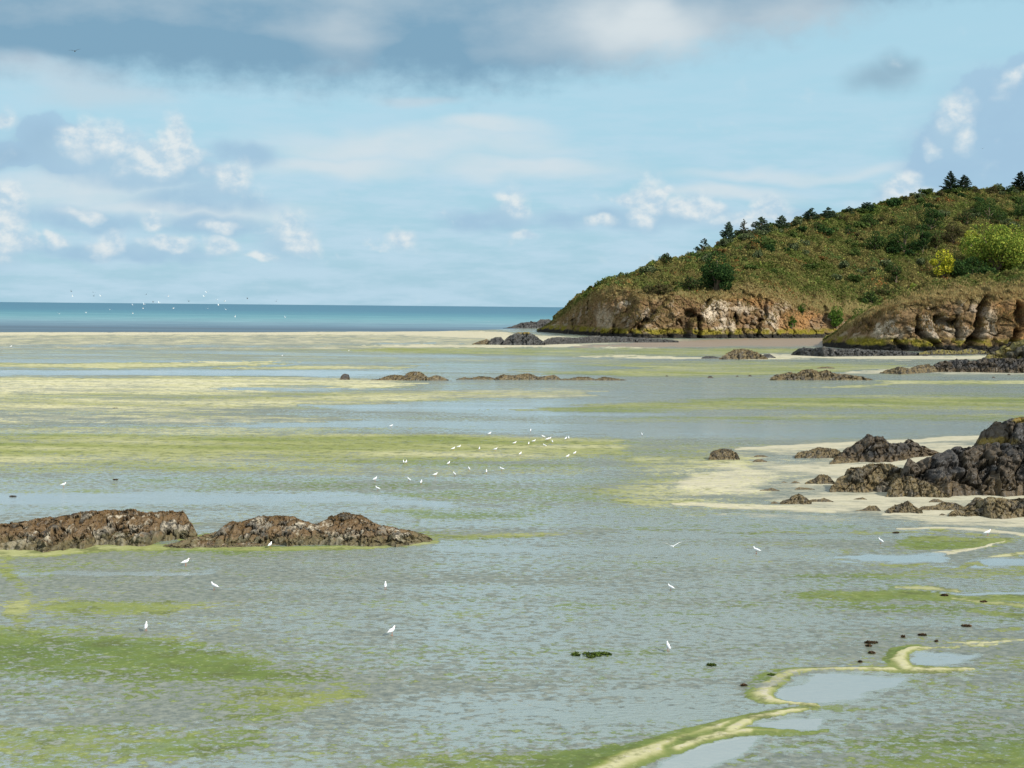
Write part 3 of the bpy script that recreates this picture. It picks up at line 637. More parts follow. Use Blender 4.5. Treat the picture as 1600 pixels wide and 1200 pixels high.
headland('headland', 'nearer low headland with dry grass brow and dark broken cliff on the right',
    foot=[(1285, 543, 625), (1330, 546, 590), (1400, 548, 570), (1500, 549, 560), (1600, 549, 555), (1800, 551, 540), (2200, 560, 500)],
    top=[(1285, 536), (1300, 528), (1320, 514), (1345, 498), (1380, 482), (1420, 472), (1470, 465), (1520, 462), (1600, 458), (1800, 440), (2200, 420)],
    sky=[(1285, 534), (1300, 525), (1320, 510), (1345, 492), (1380, 474), (1420, 460), (1450, 449), (1500, 444), (1560, 438), (1600, 422), (1700, 405), (1800, 400), (2200, 380)],
    reach=[(1285, 8), (1340, 20), (1450, 40), (1600, 70), (2200, 120)],
    run=[(1285, 8), (1340, 14), (1450, 18), (1600, 18), (2200, 18)],
    gullies=[(1432, 498, 1436, 518, 7, 8), (1438, 520, 1464, 540, 7, 8), (1462, 498, 1488, 506, 8, 6), (1496, 496, 1498, 530, 6, 8), (1542, 462, 1524, 528, 9, 9), (1530, 520, 1512, 541, 12, 9),
             (1592, 480, 1596, 505, 10, 7), (1590, 520, 1582, 545, 9, 8), (1350, 500, 1362, 512, 5, 4), (1400, 532, 1414, 545, 5, 4), (1302, 534, 1312, 540, 4, 4), (1640, 470, 1630, 540, 12, 9), (1700, 460, 1704, 540, 12, 9)],
    pale=[(1372, 512, 8, 8, .8), (1392, 508, 8, 8, .8), (1385, 520, 24, 10, .4), (1446, 508, 12, 14, .5), (1448, 498, 8, 5, .8), (1552, 490, 8, 12, .5), (1545, 520, 10, 20, .5), (1500, 512, 10, 20, .4), (1470, 520, 20, 14, .4), (1330, 524, 20, 8, .4)],
    cols=420, rows_c=84, rows_h=90, x0=1285, x1=1950, seed=23, brown=.9)

# ---------------------------------------------------------------- leaf cards helper: many small leaf sized faces
def leaf_quads(P, size, rs, up_bias=.3, asp=1.0):
    n = len(P); a = rs.normal(size=(n, 3)); a[:, 2] += up_bias; a /= np.linalg.norm(a, axis=1)[:, None] + 1e-9
    b = rs.normal(size=(n, 3)); u = np.cross(a, b); u /= np.linalg.norm(u, axis=1)[:, None] + 1e-9; v = np.cross(a, u)
    s = (size * np.ones(n))[:, None] * .5
    V = np.stack([P - u * s, P - v * s * asp + a * s * .25, P + u * s, P + v * s * asp - a * s * .25], 1)
    return V.reshape(-1, 3), np.arange(n * 4).reshape(n, 4)
def blades(P, h, wd, rs, lean=.35):
    n = len(P); t = rs.rand(n) * 6.28; d = np.stack([np.cos(t), np.sin(t), 0 * t], 1) * (wd * np.ones(n))[:, None]
    tip = P + np.stack([rs.normal(size=n) * lean, rs.normal(size=n) * lean, np.ones(n)], 1) * (h * np.ones(n))[:, None]
    V = np.stack([P - d, P + d, tip], 1); return V.reshape(-1, 3), np.arange(n * 3).reshape(n, 3)

def pick(land, pr, n, rs):
    """random surface points with probability per vertex, jittered between neighbours"""
    V = land['V']; nr, nc = V.shape[:2]
    e1 = np.linalg.norm(V[1:, :-1] - V[:-1, :-1], axis=2); e2 = np.linalg.norm(V[:-1, 1:] - V[:-1, :-1], axis=2)
    p = (pr[:-1, :-1] * e1 * e2).ravel(); p = p / p.sum()
    i = rs.choice(len(p), n, p=p); r, c = i // (nc - 1), i % (nc - 1); a, b = rs.rand(n), rs.rand(n)
    Pt = V[r, c] * ((1 - a) * (1 - b))[:, None] + V[r + 1, c] * (a * (1 - b))[:, None] + V[r, c + 1] * ((1 - a) * b)[:, None] + V[r + 1, c + 1] * (a * b)[:, None]
    return Pt, r, c
PAL = np.array([(.075, .105, .022), (.10, .13, .032), (.135, .145, .042), (.12, .10, .036), (.175, .155, .052), (.05, .078, .022), (.24, .115, .04), (.17, .18, .04)])
def scrub(name, land, n, lab, seed, size=.85, front=1.0, wts=None, hz=1.0, vis=None):
    rs = np.random.RandomState(seed); K_ = land['K']
    pr = sstep(K_, 1.02, 1.10) * (K_ < 2.12); 
    if vis is not None: pr = pr * vis(land)
    P, r, c = pick(land, pr, n, rs)
    x, y = P[:, 0], P[:, 1]
    P[:, 2] += (rs.rand(n) ** 1.6) * hz * (1 + .8 * fbm(x / 6, y / 6, 3, 2))
    f1 = fbm(x / 30, y / 34, 1, 4); f2 = fbm(x / 7, y / 8, 8, 3); f3 = fbm(x / 18, y / 18, 14, 3)
    d1, d2, cid = vcell(x / 4.2, y / 5.5, 0 * x, 14)
    idx = np.clip(((cid * 2.6 + f1 * 8 + 1.3 + rs.rand(n) * 1.0)).astype(int), 0, 5)
    idx = np.where((f3 > .30) & (rs.rand(n) < .5), 6, idx); idx = np.where((f2 > .33) & (rs.rand(n) < .4), 7, idx)
    colr = PAL[idx] * (.8 + .45 * rs.rand(n))[:, None] * 1.18 * (1 + .6 * f2 + .5 * f1 + .6 * (cid - .5))[:, None]
    V, F = leaf_quads(P, size * (.5 + .9 * rs.rand(n)), rs, .7)
    return tag(mesh_np(name, V, F, M_leaf, {'tint': np.repeat(colr, 4, 0)}), lab, kind='stuff')
L1, L2 = LAND['headland11'], LAND['headland23']
vis1 = lambda L: ((L['PX'] < 1700) & (L['zsk'][None, :] > 6)) * sstep(L['V'][..., 2], 2, 6) * (1 + 2 * (L['K'] > 1.85))
scrub('scrub', L1, 210000, 'mixed green and russet scrub covering the slope of the headland', 3, .78, hz=1.5, vis=vis1)
scrub('scrub', L2, 30000, 'low brown green scrub on the brow of the nearer headland', 5, .6, hz=.8, vis=lambda L: (L['PX'] < 1700) * (sstep(L['K'], 1.25, 1.5) + sstep(L['PX'], 1500, 1600) * (L['K'] > 1.1)))
def drygrass(name, land, n, lab, seed, pr, hh, cols_):
    rs = np.random.RandomState(seed); P, r, c = pick(land, pr(land), n, rs)
    V, F = blades(P, hh * (.5 + rs.rand(n)), hh * .16, rs); cc = np.array(cols_)[rs.randint(0, len(cols_), n)] * (.7 + .6 * rs.rand(n))[:, None]
    return tag(mesh_np(name, V, F, M_leaf, {'tint': np.repeat(cc, 3, 0)}), lab, kind='stuff')
DG = [(.42, .33, .15), (.33, .25, .11), (.24, .21, .08), (.30, .19, .085)]
drygrass('dry_grass', L2, 26000, 'straw coloured grass on the brow of the nearer headland', 9, lambda L: (L['PX'] < 1680) * sstep(L['K'], .7, .9) * sstep(L['K'], 1.6, 1.2), .65, DG)
drygrass('dry_grass', L1, 17000, 'brown grass and bracken hanging over the farther cliff', 10, lambda L: (L['PX'] < 1340) * sstep(L['K'], .5, .85) * sstep(L['K'], 1.15, 1.0) * (L['V'][..., 2] > 4) * (1 - L['gm']), .75, DG + [(.16, .13, .05), (.22, .12, .05)])
drygrass('bracken', L2, 15000, 'russet bracken and dead plants clinging to the nearer cliff', 12, lambda L: (L['PX'] < 1680) * sstep(L['K'], .25, .5) * (L['K'] < 1) * sstep(fbm(L['V'][..., 0] / 7, L['V'][..., 1] / 7, L['V'][..., 2] / 6, 3), -.1, .25) * (L['V'][..., 2] > 4), .8, [(.24, .14, .06), (.17, .11, .05), (.28, .20, .09), (.13, .11, .04)])
drygrass('bracken', L1, 12000, 'russet bracken and dead plants clinging to the farther cliff', 13, lambda L: (L['PX'] < 1340) * sstep(L['K'], .2, .4) * (L['K'] < .9) * sstep(fbm(L['V'][..., 0] / 9, L['V'][..., 1] / 9, L['V'][..., 2] / 8, 3), -.1, .25) * (L['V'][..., 2] > 4.5), .9, [(.26, .17, .07), (.19, .13, .06), (.30, .23, .10), (.13, .12, .04)])

# ================================================================ TREES AND BUSHES ON THE HEADLAND
def surf(land, px, py, kmin=.95):
    """terrain vertex seen at a photo pixel"""
    d = np.hypot(land['PX'] - px, land['PY'] - py) + 1e3 * (land['K'] < kmin) + 1e3 * (land['K'] > 2.0)
    i = np.unravel_index(np.argmin(d), d.shape); return land['V'][i].copy()
def bark_mat():
    m, t = material('bark'); n = t.noise(t.v('MULTIPLY', t.n('ShaderNodeTexCoord').outputs['Object'], (6, 6, 1.5)), 1, 4, .6)
    t.n('ShaderNodeOutputMaterial', Surface=t.n('ShaderNodeBsdfDiffuse', Color=t.mix(n, (.10, .075, .05), (.2, .16, .12))).outputs[0]); return m
M_bark = bark_mat()
def tubes(paths, seg=6):
    V, F = [], []
    for pts, rr in paths:
        pts = np.array(pts, float); b = len(V)
        for i, p in enumerate(pts):
            d = pts[min(i + 1, len(pts) - 1)] - pts[max(i - 1, 0)]; d /= np.linalg.norm(d) + 1e-9
            u = np.cross(d, (.3, .9, .2)); u /= np.linalg.norm(u); v = np.cross(d, u)
            for k in range(seg):
                a = 2 * math.pi * k / seg; V.append(p + (u * math.cos(a) + v * math.sin(a)) * rr[i])
        for i in range(len(pts) - 1):
            for k in range(seg):
                k2 = (k + 1) % seg; F.append((b + i * seg + k, b + i * seg + k2, b + (i + 1) * seg + k2, b + (i + 1) * seg + k))
    return V, F
def tree_root(kind, label, cat, group, loc):
    o = empty(kind, loc); tag(o, label, cat, group); return o
def conifer(label, px, py, hpx, wpx, seed, lean=0.0, group='pines along the skyline', col=(.045, .075, .045), dense=1.0, land=None, kind='pine_tree', cat='pine', gap=.25):
    rs = np.random.RandomState(seed); land = land or L1; p = surf(land, px, py); s = p[1] / FPX; h = hpx * s * 1.12; w_ = wpx * s * .62
    p[2] -= .4; h += .8
    root = tree_root(kind, label, cat, group, p); paths = []; L = []
    top = np.array([lean * h, 0, h]); paths.append(([(0, 0, 0), top * .5 + rs.normal(size=3) * .1, top * .97], [h * .022, h * .015, h * .005]))
    nt = max(7, int(h * 1.3)); 
    for i in range(nt):
        q = .12 + .86 * i / (nt - 1); nb = 7 if dense >= 1 else 5
        prof = w_ * (1 - q) ** .75 * (1.05 if q > .2 else .8) + .25
        for k in range(nb):
            if rs.rand() < gap: continue
            a = rs.rand() * 6.28; ln = prof * (.55 + .6 * rs.rand()); b0 = top * q; e = b0 + np.array([math.cos(a) * ln + lean * ln, math.sin(a) * ln, ln * (.18 + .2 * rs.rand())])
            paths.append(([b0, (b0 + e) / 2 - np.array([0, 0, .05 * ln]), e], [h * .007, h * .005, .015]))
            m_ = int((10 + 16 * ln) * dense); tq = .25 + .75 * rs.rand(m_) ** .8
            L.append(b0 + (e - b0) * tq[:, None] + rs.normal(size=(m_, 3)) * np.array([.16, .16, .09]) * (.6 + ln * .28))
    V, F = tubes(paths, 5); mesh_np('trunk', V, F, M_bark, smooth=True, parent=root)
    L = np.concatenate(L); n = len(L); c = np.array(col) * (.55 + .9 * rs.rand(n))[:, None]
    V, F = leaf_quads(L, .32 + .34 * rs.rand(n), rs, .5); mesh_np('crown', V, F, M_leaf, {'tint': np.repeat(c, 4, 0)}, parent=root)
    return root
def bush(label, px, py, wpx, hpx, seed, cols_, kind='bush', cat='bush', group=None, land=None, n=2600, size=.5, trunk=.25, lobes=9, depth=.8, sink=.5, kmin=.95):
    """crown built from irregular lobes of leaf sized faces on a branching trunk; py is the foot in the photo"""
    rs = np.random.RandomState(seed); land = land or L1; p = surf(land, px, py, kmin); s = p[1] / FPX; w_ = wpx * s * .5; h = hpx * s
    p[2] -= sink; root = tree_root(kind, label, cat, group, p); h += sink; paths = []; L = []; C = []
    cen_ = []
    for i in range(lobes):
        a = rs.rand() * 6.28; r = math.sqrt(rs.rand()) * .72
        zf = trunk + (1 - trunk) * (.15 + .62 * rs.rand()) * (1 - .35 * r)
        cen_.append((math.cos(a) * r * w_, math.sin(a) * r * w_ * depth, zf * h, (.30 + .22 * rs.rand()) * min(w_, h * .9) * (1 - .3 * r)))
    cen_.append((0, 0, h * .78, h * .24))
    for (x, y, z, r) in cen_:
        m_ = int(n / len(cen_)); d = rs.normal(size=(m_, 3)); d /= np.linalg.norm(d, axis=1)[:, None]
        rad = r * (1 + .35 * fbm(d[:, 0] * 2.2 + x, d[:, 1] * 2.2 + y, d[:, 2] * 2.2 + z, 3)) * (.62 + .42 * rs.rand(m_) ** .6)
        q = np.array([x, y, z]) + d * rad[:, None] * np.array([1.1, 1.05, .85]); L.append(q[q[:, 2] > -.1])
        paths.append(([(0, 0, 0), (x * .3, y * .3, z * .5), (x * .9, y * .9, z)], [.05 * h, .03 * h, .012 * h]))
    L = np.concatenate(L); n_ = len(L); cols_ = np.array(cols_)
    f = fbm(L[:, 0] / 1.6, L[:, 1] / 1.6, L[:, 2] / 1.6 + seed, 2) ; ii = np.clip(((f * 1.1 + .5 + .25 * rs.normal(size=n_)) * len(cols_)).astype(int), 0, len(cols_) - 1)
    c = cols_[ii] * (.6 + .75 * rs.rand(n_))[:, None]
    V, F = tubes(paths, 5); mesh_np('trunk', V, F, M_bark, smooth=True, parent=root)
    V, F = leaf_quads(L, size * (.55 + .8 * rs.rand(n_)), rs, .4); mesh_np('crown', V, F, M_leaf, {'tint': np.repeat(c, 4, 0)}, parent=root)
    return root
conifer('small wind-leaned pine with flat tiers, lowest pine on the headland skyline', 1094, 399, 21, 26, 1, .22, dense=.8, gap=.35)
conifer('tall bushy pine, first of the pair left of the long skyline clump', 1136, 379, 28, 26, 2, .02, col=(.075, .115, .075), dense=1.5, gap=.1)
conifer('thin open crowned grey green pine right beside the tall bushy pine', 1161, 375, 24, 18, 3, .0, col=(.10, .11, .08), dense=.6)
conifer('broad pine at the left end of the skyline clump', 1188, 368, 26, 34, 4, .03, col=(.085, .12, .07), dense=1.2, gap=.12)
conifer('rounded pine at the right end of the skyline clump', 1221, 362, 22, 26, 5, .02, col=(.085, .12, .07), dense=1.2, gap=.12)
conifer('spiky little pine midway up the skyline with two leaning tops', 1266, 350, 16, 28, 6, .1, dense=1.0)
conifer('feathery pine midway up the skyline leaning to the right', 1289, 346, 17, 24, 7, .25, dense=1.0)
conifer('stubby flat topped pine on the open skyline before the bare shoulder', 1322, 340, 11, 18, 8, .3, dense=1.0)
conifer('low wide pine beside the bare shoulder of the skyline', 1353, 334, 10, 30, 18, .1, dense=1.2, gap=.1)
conifer('tallest lone pine with layered branches at the top of the headland', 1484, 304, 31, 25, 9, .0, col=(.03, .05, .03), dense=1.1, gap=.2)
conifer('shorter pine with broad top just right of the tallest lone pine', 1506, 304, 23, 26, 10, .0, col=(.035, .055, .03), dense=1.1, gap=.15)
conifer('dark pine cut by the right edge of the photo on the skyline', 1596, 305, 27, 30, 14, .0, col=(.025, .04, .025), dense=1.4, gap=.1)
DK = [(.025, .055, .02), (.035, .075, .024), (.06, .105, .03)]
MD = [(.05, .085, .022), (.075, .11, .03), (.10, .135, .04)]
YG = [(.11, .18, .03), (.17, .24, .04), (.25, .30, .055), (.33, .35, .06)]
YL = [(.22, .26, .03), (.42, .42, .035), (.56, .50, .05)]
BR = [(.07, .065, .03), (.10, .08, .04), (.085, .09, .03)]
bush('big dark evergreen tree standing at the top edge of the farther cliff', 1120, 456, 62, 62, 21, DK, 'evergreen_tree', 'tree', n=9000, size=.75, trunk=.0, lobes=18, sink=1.6)
bush('large yellow green broadleaf tree filling the right edge of the slope', 1556, 428, 146, 72, 22, YG, 'broadleaf_tree', 'tree', n=13000, size=.95, trunk=.1, lobes=22)
bush('light green broadleaf tree half cut off at the right edge of the photo', 1612, 432, 90, 66, 29, YG[:3] + MD[2:], 'broadleaf_tree', 'tree', n=8000, size=.85, trunk=.1, lobes=16)
bush('tall yellow autumn tree standing in front of the big yellow green tree', 1473, 436, 42, 46, 23, YL, 'broadleaf_tree', 'tree', n=2600, size=.8, trunk=.15, lobes=10)
bush('small bright yellow tree on the upper left flank of the big yellow green tree', 1516, 392, 24, 34, 24, YL + YG[2:], 'broadleaf_tree', 'tree', n=1500, size=.8)
bush('dark green thicket tree under the big yellow green tree', 1520, 440, 76, 36, 25, DK + MD[:1], 'broadleaf_tree', 'tree', n=5000, size=.8, trunk=.05, lobes=14)
DG_ = 'round bushes and small trees on the headland slope'
for (lb, x, y, w_, h_, cc) in [
    ('dark round bush near the top of the slope below the two lone pines', 1453, 364, 46, 34, DK),
    ('dark bushy tree left of centre in the middle clump of the slope', 1412, 396, 52, 44, DK + MD[:1]),
    ('darkest tree at the right end of the middle clump of the slope', 1440, 396, 38, 46, DK),
    ('low dark green bush at the left foot of the middle clump', 1368, 394, 46, 30, DK + MD),
    ('wide green bush on the upper slope below the feathery skyline pines', 1358, 358, 44, 22, DK + MD),
    ('brown olive tree between the middle clump and the yellow trees', 1488, 384, 38, 34, BR),
    ('small olive bush hanging right of the darkest tree', 1462, 392, 26, 32, BR + MD),
    ('green tree high on the slope above the big yellow green tree', 1545, 345, 66, 36, DK + MD),
    ('green tree at the right edge high above the yellow green tree', 1596, 342, 50, 34, DK + MD),
    ('small dark bush left above the big yellow green tree', 1510, 352, 34, 26, DK + BR),
    ('grey brown bush on the skyline right of the two lone pines', 1553, 308, 32, 13, BR),
    ('black green bush on the skyline under the pine at the right edge', 1580, 306, 26, 18, DK[:1]),
    ('leafy olive bush on the skyline touching the shorter lone pine', 1522, 306, 18, 14, BR + YG[:1]),
    ('round dark bush alone on the low skyline left of the wind-leaned pine', 1042, 418, 26, 16, BR + DK),
    ('tiny dark bush leaning right at the low end of the skyline', 978, 436, 14, 8, DK),
    ('tiny black shrub nearest the seaward end of the skyline', 960, 442, 9, 6, DK),
    ('dark bush on the skyline just above the round lone bush', 1068, 414, 22, 12, DK + MD),
    ('dark green bush left of centre on the upper slope', 1276, 366, 28, 18, DK + MD),
    ('small round dark bush on the upper slope left of the wide green bush', 1326, 366, 20, 14, DK),
    ('bright green bush growing at the foot of the farther cliff by the beach', 1306, 513, 36, 36, [(.05, .10, .02), (.08, .15, .025), (.12, .19, .035)]),
    ('green bush between the bright foot bush and the nearer headland', 1340, 508, 30, 28, MD + [(.08, .14, .025)]),
    ('small bright green shrub high on the farther cliff left of the beach gap', 1253, 490, 20, 16, [(.05, .10, .02), (.08, .15, .025)]),
    ('small bright green shrub low on the farther cliff left of the beach gap', 1237, 512, 16, 18, [(.05, .10, .02), (.08, .15, .025)]),
    ('dark scrub thicket at the top of the gully left of the evergreen tree', 1075, 458, 52, 20, DK + BR),
    ('brown scrub thicket at the cliff top above the diagonal gully', 1030, 462, 50, 18, BR),
    ('olive scrub bush on the cliff top above the beach gap', 1385, 462, 40, 18, BR + MD),
    ('dark scrub bush right beside the brow of the nearer headland', 1400, 446, 28, 26, BR + DK),
    ('small lime green bush above the beginning of the straw coloured brow', 1426, 458, 14, 9, YG),
    ('mid green bush in the lower slope above the cliff top', 1335, 404, 24, 12, MD),
    ('dark green shrub on the low slope left of the yellow tree', 1392, 432, 22, 16, DK + MD),
    ('low green bush where the slope meets the beach gap', 1362, 478, 44, 20, MD + DK)]:
    low = y > 486
    bush(lb, x, y, w_, h_, 40 + int(x + y), cc, group=DG_, n=int(260 + w_ * h_ * (1.7 if w_ > 24 else 1.9)), size=.62 if w_ > 22 else .42, trunk=.05, lobes=8, kmin=.02 if low else .95)

# shrubs scattered through the scrub: a few grown kinds, copied and turned
KINDS = [('dark green', DK, 9), ('mid green', MD, 9), ('olive brown', BR + MD[:1], 8), ('grey green', [(.10, .13, .06), (.14, .16, .08), (.08, .11, .045)], 6), ('russet', [(.20, .12, .04), (.26, .15, .05), (.15, .11, .04)], 4)]
protos = []
for ki, (nm, cc, cnt) in enumerate(KINDS):
    for v in range(2):
        rs = np.random.RandomState(900 + ki * 7 + v); L = []; 
        for q in range(7):
            a = rs.rand() * 6.28; r_ = math.sqrt(rs.rand()) * .62; d = rs.normal(size=(90, 3)); d /= np.linalg.norm(d, axis=1)[:, None]
            L.append(np.array([math.cos(a) * r_, math.sin(a) * r_, .25 + .45 * rs.rand() * (1 - r_ * .5)]) + d * (.26 + .16 * rs.rand()) * (.6 + .45 * rs.rand(90))[:, None])
        L = np.concatenate(L); L = L[L[:, 2] > -.1]; n_ = len(L); cc_ = np.array(cc)
        ii = np.clip(((fbm(L[:, 0] * 2.5, L[:, 1] * 2.5, L[:, 2] * 2.5 + v, 2) + .5 + .2 * rs.normal(size=n_)) * len(cc)).astype(int), 0, len(cc) - 1)
        V, F = leaf_quads(L, .20 * (.5 + .8 * rs.rand(n_)), rs, .4)
        protos.append((nm, mesh_np('crown', V, F, M_leaf, {'tint': np.repeat(cc_[ii] * (.6 + .8 * rs.rand(n_))[:, None], 4, 0)}).data))
        Vt, Ft = tubes([([(0, 0, -.2), (.1 * q, .08 * q, .3), (.25 * q, -.1 * q, .55)], [.05, .035, .012]) for q in (-1, 0, 1)], 5)
        protos[-1] += (mesh_np('trunk', Vt, Ft, M_bark).data,)
for o in [o for o in bpy.data.objects if o.parent is None and o.name.split('.')[0] in ('crown', 'trunk')]: bpy.data.objects.remove(o)
rs = np.random.RandomState(77)
pr = sstep(L1['K'], 1.12, 1.3) * (L1['K'] < 2.02) * (L1['PX'] < 1610) * (L1['PX'] > 1000) * (L1['zsk'][None, :] > 12) * (1 + 5 * (L1['K'] > 1.93))
P, r_, c_ = pick(L1, pr, 210, rs)
for p in P:
    f_ = fbm(p[0] / 40, p[1] / 40, 3, 2) + .5 * rs.rand() - .25
    k = int(np.clip((f_ + .5) * len(protos), 0, len(protos) - 1)); nm, mc, mt = protos[k]
    s_ = rs.uniform(2.2, 4.6) * (1.25 if 'green' in nm else .9)
    o = empty('shrub', (p[0], p[1], p[2] - .3)); o.scale = (s_ * rs.uniform(.9, 1.3), s_, s_ * rs.uniform(.75, 1.05)); o.rotation_euler = (0, 0, rs.rand() * 6.28)
    tag(o, 'rounded ' + nm + ' shrub standing in the scrub of the headland slope', 'shrub', nm + ' shrubs on the headland slope')
    for nn, me in (('crown', mc), ('trunk', mt)):
        c = bpy.data.objects.new(nn, me); COL.objects.link(c); c.parent = o
# ================================================================ ROCKS
def rock_material():
    m, t = material('shore_rock')
    pos = t.n('ShaderNodeNewGeometry').outputs['Position']
    c = t.n('ShaderNodeAttribute', attribute_name='tint').outputs['Color']
    far = t.n('ShaderNodeAttribute', attribute_name='grain').outputs['Fac']
    vec = t.v('MULTIPLY', pos, t.n('ShaderNodeCombineXYZ', X=far, Y=far, Z=far).outputs[0])
    n1 = t.noise(vec, 1, 6, .72)
    v2 = t.v('MULTIPLY', t.n('ShaderNodeVectorRotate', rotation_type='Y_AXIS', Vector=vec, Angle=.7).outputs[0], (.45, .6, 1.5)); n1 = t.m('ADD', t.m('MULTIPLY', n1, .5), t.m('MULTIPLY', t.noise(v2, 1, 6, .7), .5))
    c = t.mix(t.step(n1, .36, .50, .75, 0), c, (.012, .010, .008))
    c = t.mix(t.step(n1, .54, .66, 0, .45), c, (.34, .29, .21))
    bn = t.n('ShaderNodeBump', Strength=.8, Distance=.07, Height=n1)
    d = t.n('ShaderNodeBsdfDiffuse', Color=c, Roughness=.7, Normal=bn.outputs[0])
    g = t.n('ShaderNodeBsdfGlossy', Color=(.8, .85, .9, 1), Roughness=.5, Normal=bn.outputs[0])
    mx = t.n('ShaderNodeMixShader', Fac=.035); t.put(mx.inputs[1], d); t.put(mx.inputs[2], g)
    t.n('ShaderNodeOutputMaterial', Surface=mx.outputs[0]); return m
M_rock = rock_material()
def rock(label, outline, base, kind='brown', seed=1, depth=2.2, rough=1.0, group=None, cf=.5, weed=None, name='rock', back=0.0, cat='rock', yellow=None):
    ol = np.array(outline, float); x0, x1 = ol[0, 0], ol[-1, 0]
    if not hasattr(base, '__len__'): base = [(x0, base), (x1, base)]
    ba = np.array(base, float)
    nc = int(np.clip((x1 - x0) * .95, 14, 330)); px = np.linspace(x0, x1, nc)
    ty = np.interp(px, ol[:, 0], ol[:, 1]); by = np.interp(px, ba[:, 0], ba[:, 1])
    sc0 = G(px.mean(), by.mean())[1] / FPX; h0 = (by - ty).max()
    jag = ridge(px / (h0 * .9), 0 * px + seed, 0, 3, .6) * .5 + fbm(px / (h0 * .35), 0 * px + seed, 5, 3, .6)
    ty = np.minimum(ty + jag * h0 * (.085 if kind == 'black' else .05) * rough, by - .4)
    Pb = np.array([G(a, b) for a, b in zip(px, by)]); D0 = Pb[:, 1] + back + (fbm(px / (h0 * .8), 0 * px + seed * 3, 2, 4, .6) - .25) * h0 * sc0 * (.9 if h0 > 14 else .4); X0 = Pb[:, 0] * D0 / Pb[:, 1]
    sc = D0.mean() / FPX; app = np.maximum((by - ty) * sc, .02); hm = app.max() - .0
    q = np.linspace(0, 1, nc); taper = np.clip(np.minimum(q, 1 - q) * 7, 0, 1) ** .5
    dep = 1.5 * depth * hm * np.clip(.35 + .65 * (app / hm), .2, 1) * taper + .02
    Dc = D0 + dep * cf
    zc = np.array([PD(a, b, d)[2] for a, b, d in zip(px, ty, Dc)]); zc = np.maximum(zc, .03) 
    nr = int(np.clip(hm / sc * 1.6, 10, 130)); s_ = np.linspace(0, 1, nr)[:, None]; t = np.where(s_ < .7, cf * (s_ / .7) ** 1.5, cf + (1 - cf) * (s_ - .7) / .3)
    prof = np.where(t < cf, np.clip(t / cf, 0, 1) ** .86, np.clip(1 - ((t - cf) / (1 - cf)) ** 2.2, 0, 1))
    Xg = np.tile(X0, (nr, 1)); Yg = D0 + dep * t; Z = prof * zc - .10 * hm * (1 - sstep(prof, 0, .15))
    fr = 1.0 / max(hm * .42, .05); a = (Xg * fr, Yg * fr, Z * fr + seed)
    r1 = ridge(a[0] * .6, a[1] * .6, a[2] * .8, 4, .6); f1 = fbm(a[0] * 1.3, a[1] * 1.3, a[2] * 1.3, 5, .52)
    bx_, bz_ = a[0] * .8 + a[2] * .9, a[2] * .9 - a[0] * .55      # leaning beds
    dd1, dd2, cid = vcell(bx_ * .6 + .8 * f1, a[1] * .6, bz_ * 1.5 + .6 * f1, seed % 50)
    e3, e4, cid2 = vcell(bx_ * 1.5 + 1.1 * f1, a[1] * 1.5, bz_ * 3.8 + .9 * f1, (seed + 9) % 50)
    crack = sstep(dd2 - dd1, .14, 0); crack2 = sstep(e4 - e3, .16, 0); on = sstep(prof, .0, .3)
    cr_ = np.exp(-((t - cf) / .16) ** 2)                     # keep the crest where the photo has it
    amp = hm * .115 * rough
    Yn = Yg - on * (r1 * .9 + f1 * 1.1 + (cid - .5) * 1.3 + (cid2 - .5) * .3 - crack * .7 - crack2 * .15) * amp * (1 - .3 * cr_)
    Zn = Z + on * amp * (f1 * .9 + (cid - .5) * .9 + (cid2 - .5) * .25 - crack * .6 - crack2 * .12 + .15) * (1 - .45 * cr_) * np.clip(zc / hm * 1.6, .1, 1)
    Xn = Xg + on * f1 * amp * .6 + (np.clip(Z, 0, None)) * .0
    V = np.stack([Xn, Yn, Zn], -1)
    nY = np.gradient(Zn, axis=0) / (np.abs(np.gradient(Yn, axis=0)) + .02 * hm)   # steepness
    steep = sstep(np.abs(nY), .8, 2.2)
    col = np.zeros(Xg.shape + (3,))
    def mixc(mk, c): nonlocal col; mk = np.clip(mk, 0, 1)[..., None]; col = col * (1 - mk) + np.array(c) * mk
    zr = np.clip(Zn / hm, 0, 1); n2 = fbm(a[0] * 2.2, a[1] * 2.2, a[2] * 2.2 + 7, 4, .6)
    if kind == 'weedy':
        col[:] = (.15, .10, .05); mixc(sstep(n2, -.1, .25) * .7, (.09, .062, .035))
        mixc(sstep(n2 + .5 * f1 + (zr - .45) * .8, -.15, .25), (.135, .082, .036))
        mixc(sstep(n2 * .7 - .3 * f1 + (cid - .5) * .8 + .25 * steep + .5 * fbm(a[0] * .35, a[1] * .35, seed, 2), .12, .34) * (zr < .9) * (t < cf), (.46, .40, .30))
        mixc(sstep(cid, .74, .8) * sstep(n2, -.25, .1) * .85, (.035, .032, .028))
        mixc(sstep(.3 + .3 * n2 - zr, 0, .12) * .7, (.12, .105, .05))
    elif kind == 'black':
        col[:] = (.050, .044, .039); mixc(sstep(n2, .0, .3) * .7, (.095, .088, .08)); mixc(sstep(cid + f1 * .4, .5, .75) * .6, (.10, .070, .038))
        mixc(sstep(.35 + .4 * n2 - zr, 0, .2) * .7, (.13, .09, .045))
    elif kind == 'grey':
        col[:] = (.075, .072, .066); mixc(sstep(n2, -.1, .3) * .8, (.035, .034, .033)); mixc(sstep(zr + n2 * .4, .75, 1) * .5, (.16, .15, .12))
    elif kind == 'lichen':
        col[:] = (.21, .175, .045); mixc(sstep(n2, -.1, .25) * .8, (.13, .10, .035)); mixc(sstep(cid, .7, .76) * .8, (.05, .045, .04)); mixc(sstep(.25 + .2 * n2 - zr, 0, .1), (.04, .038, .034))
    else:
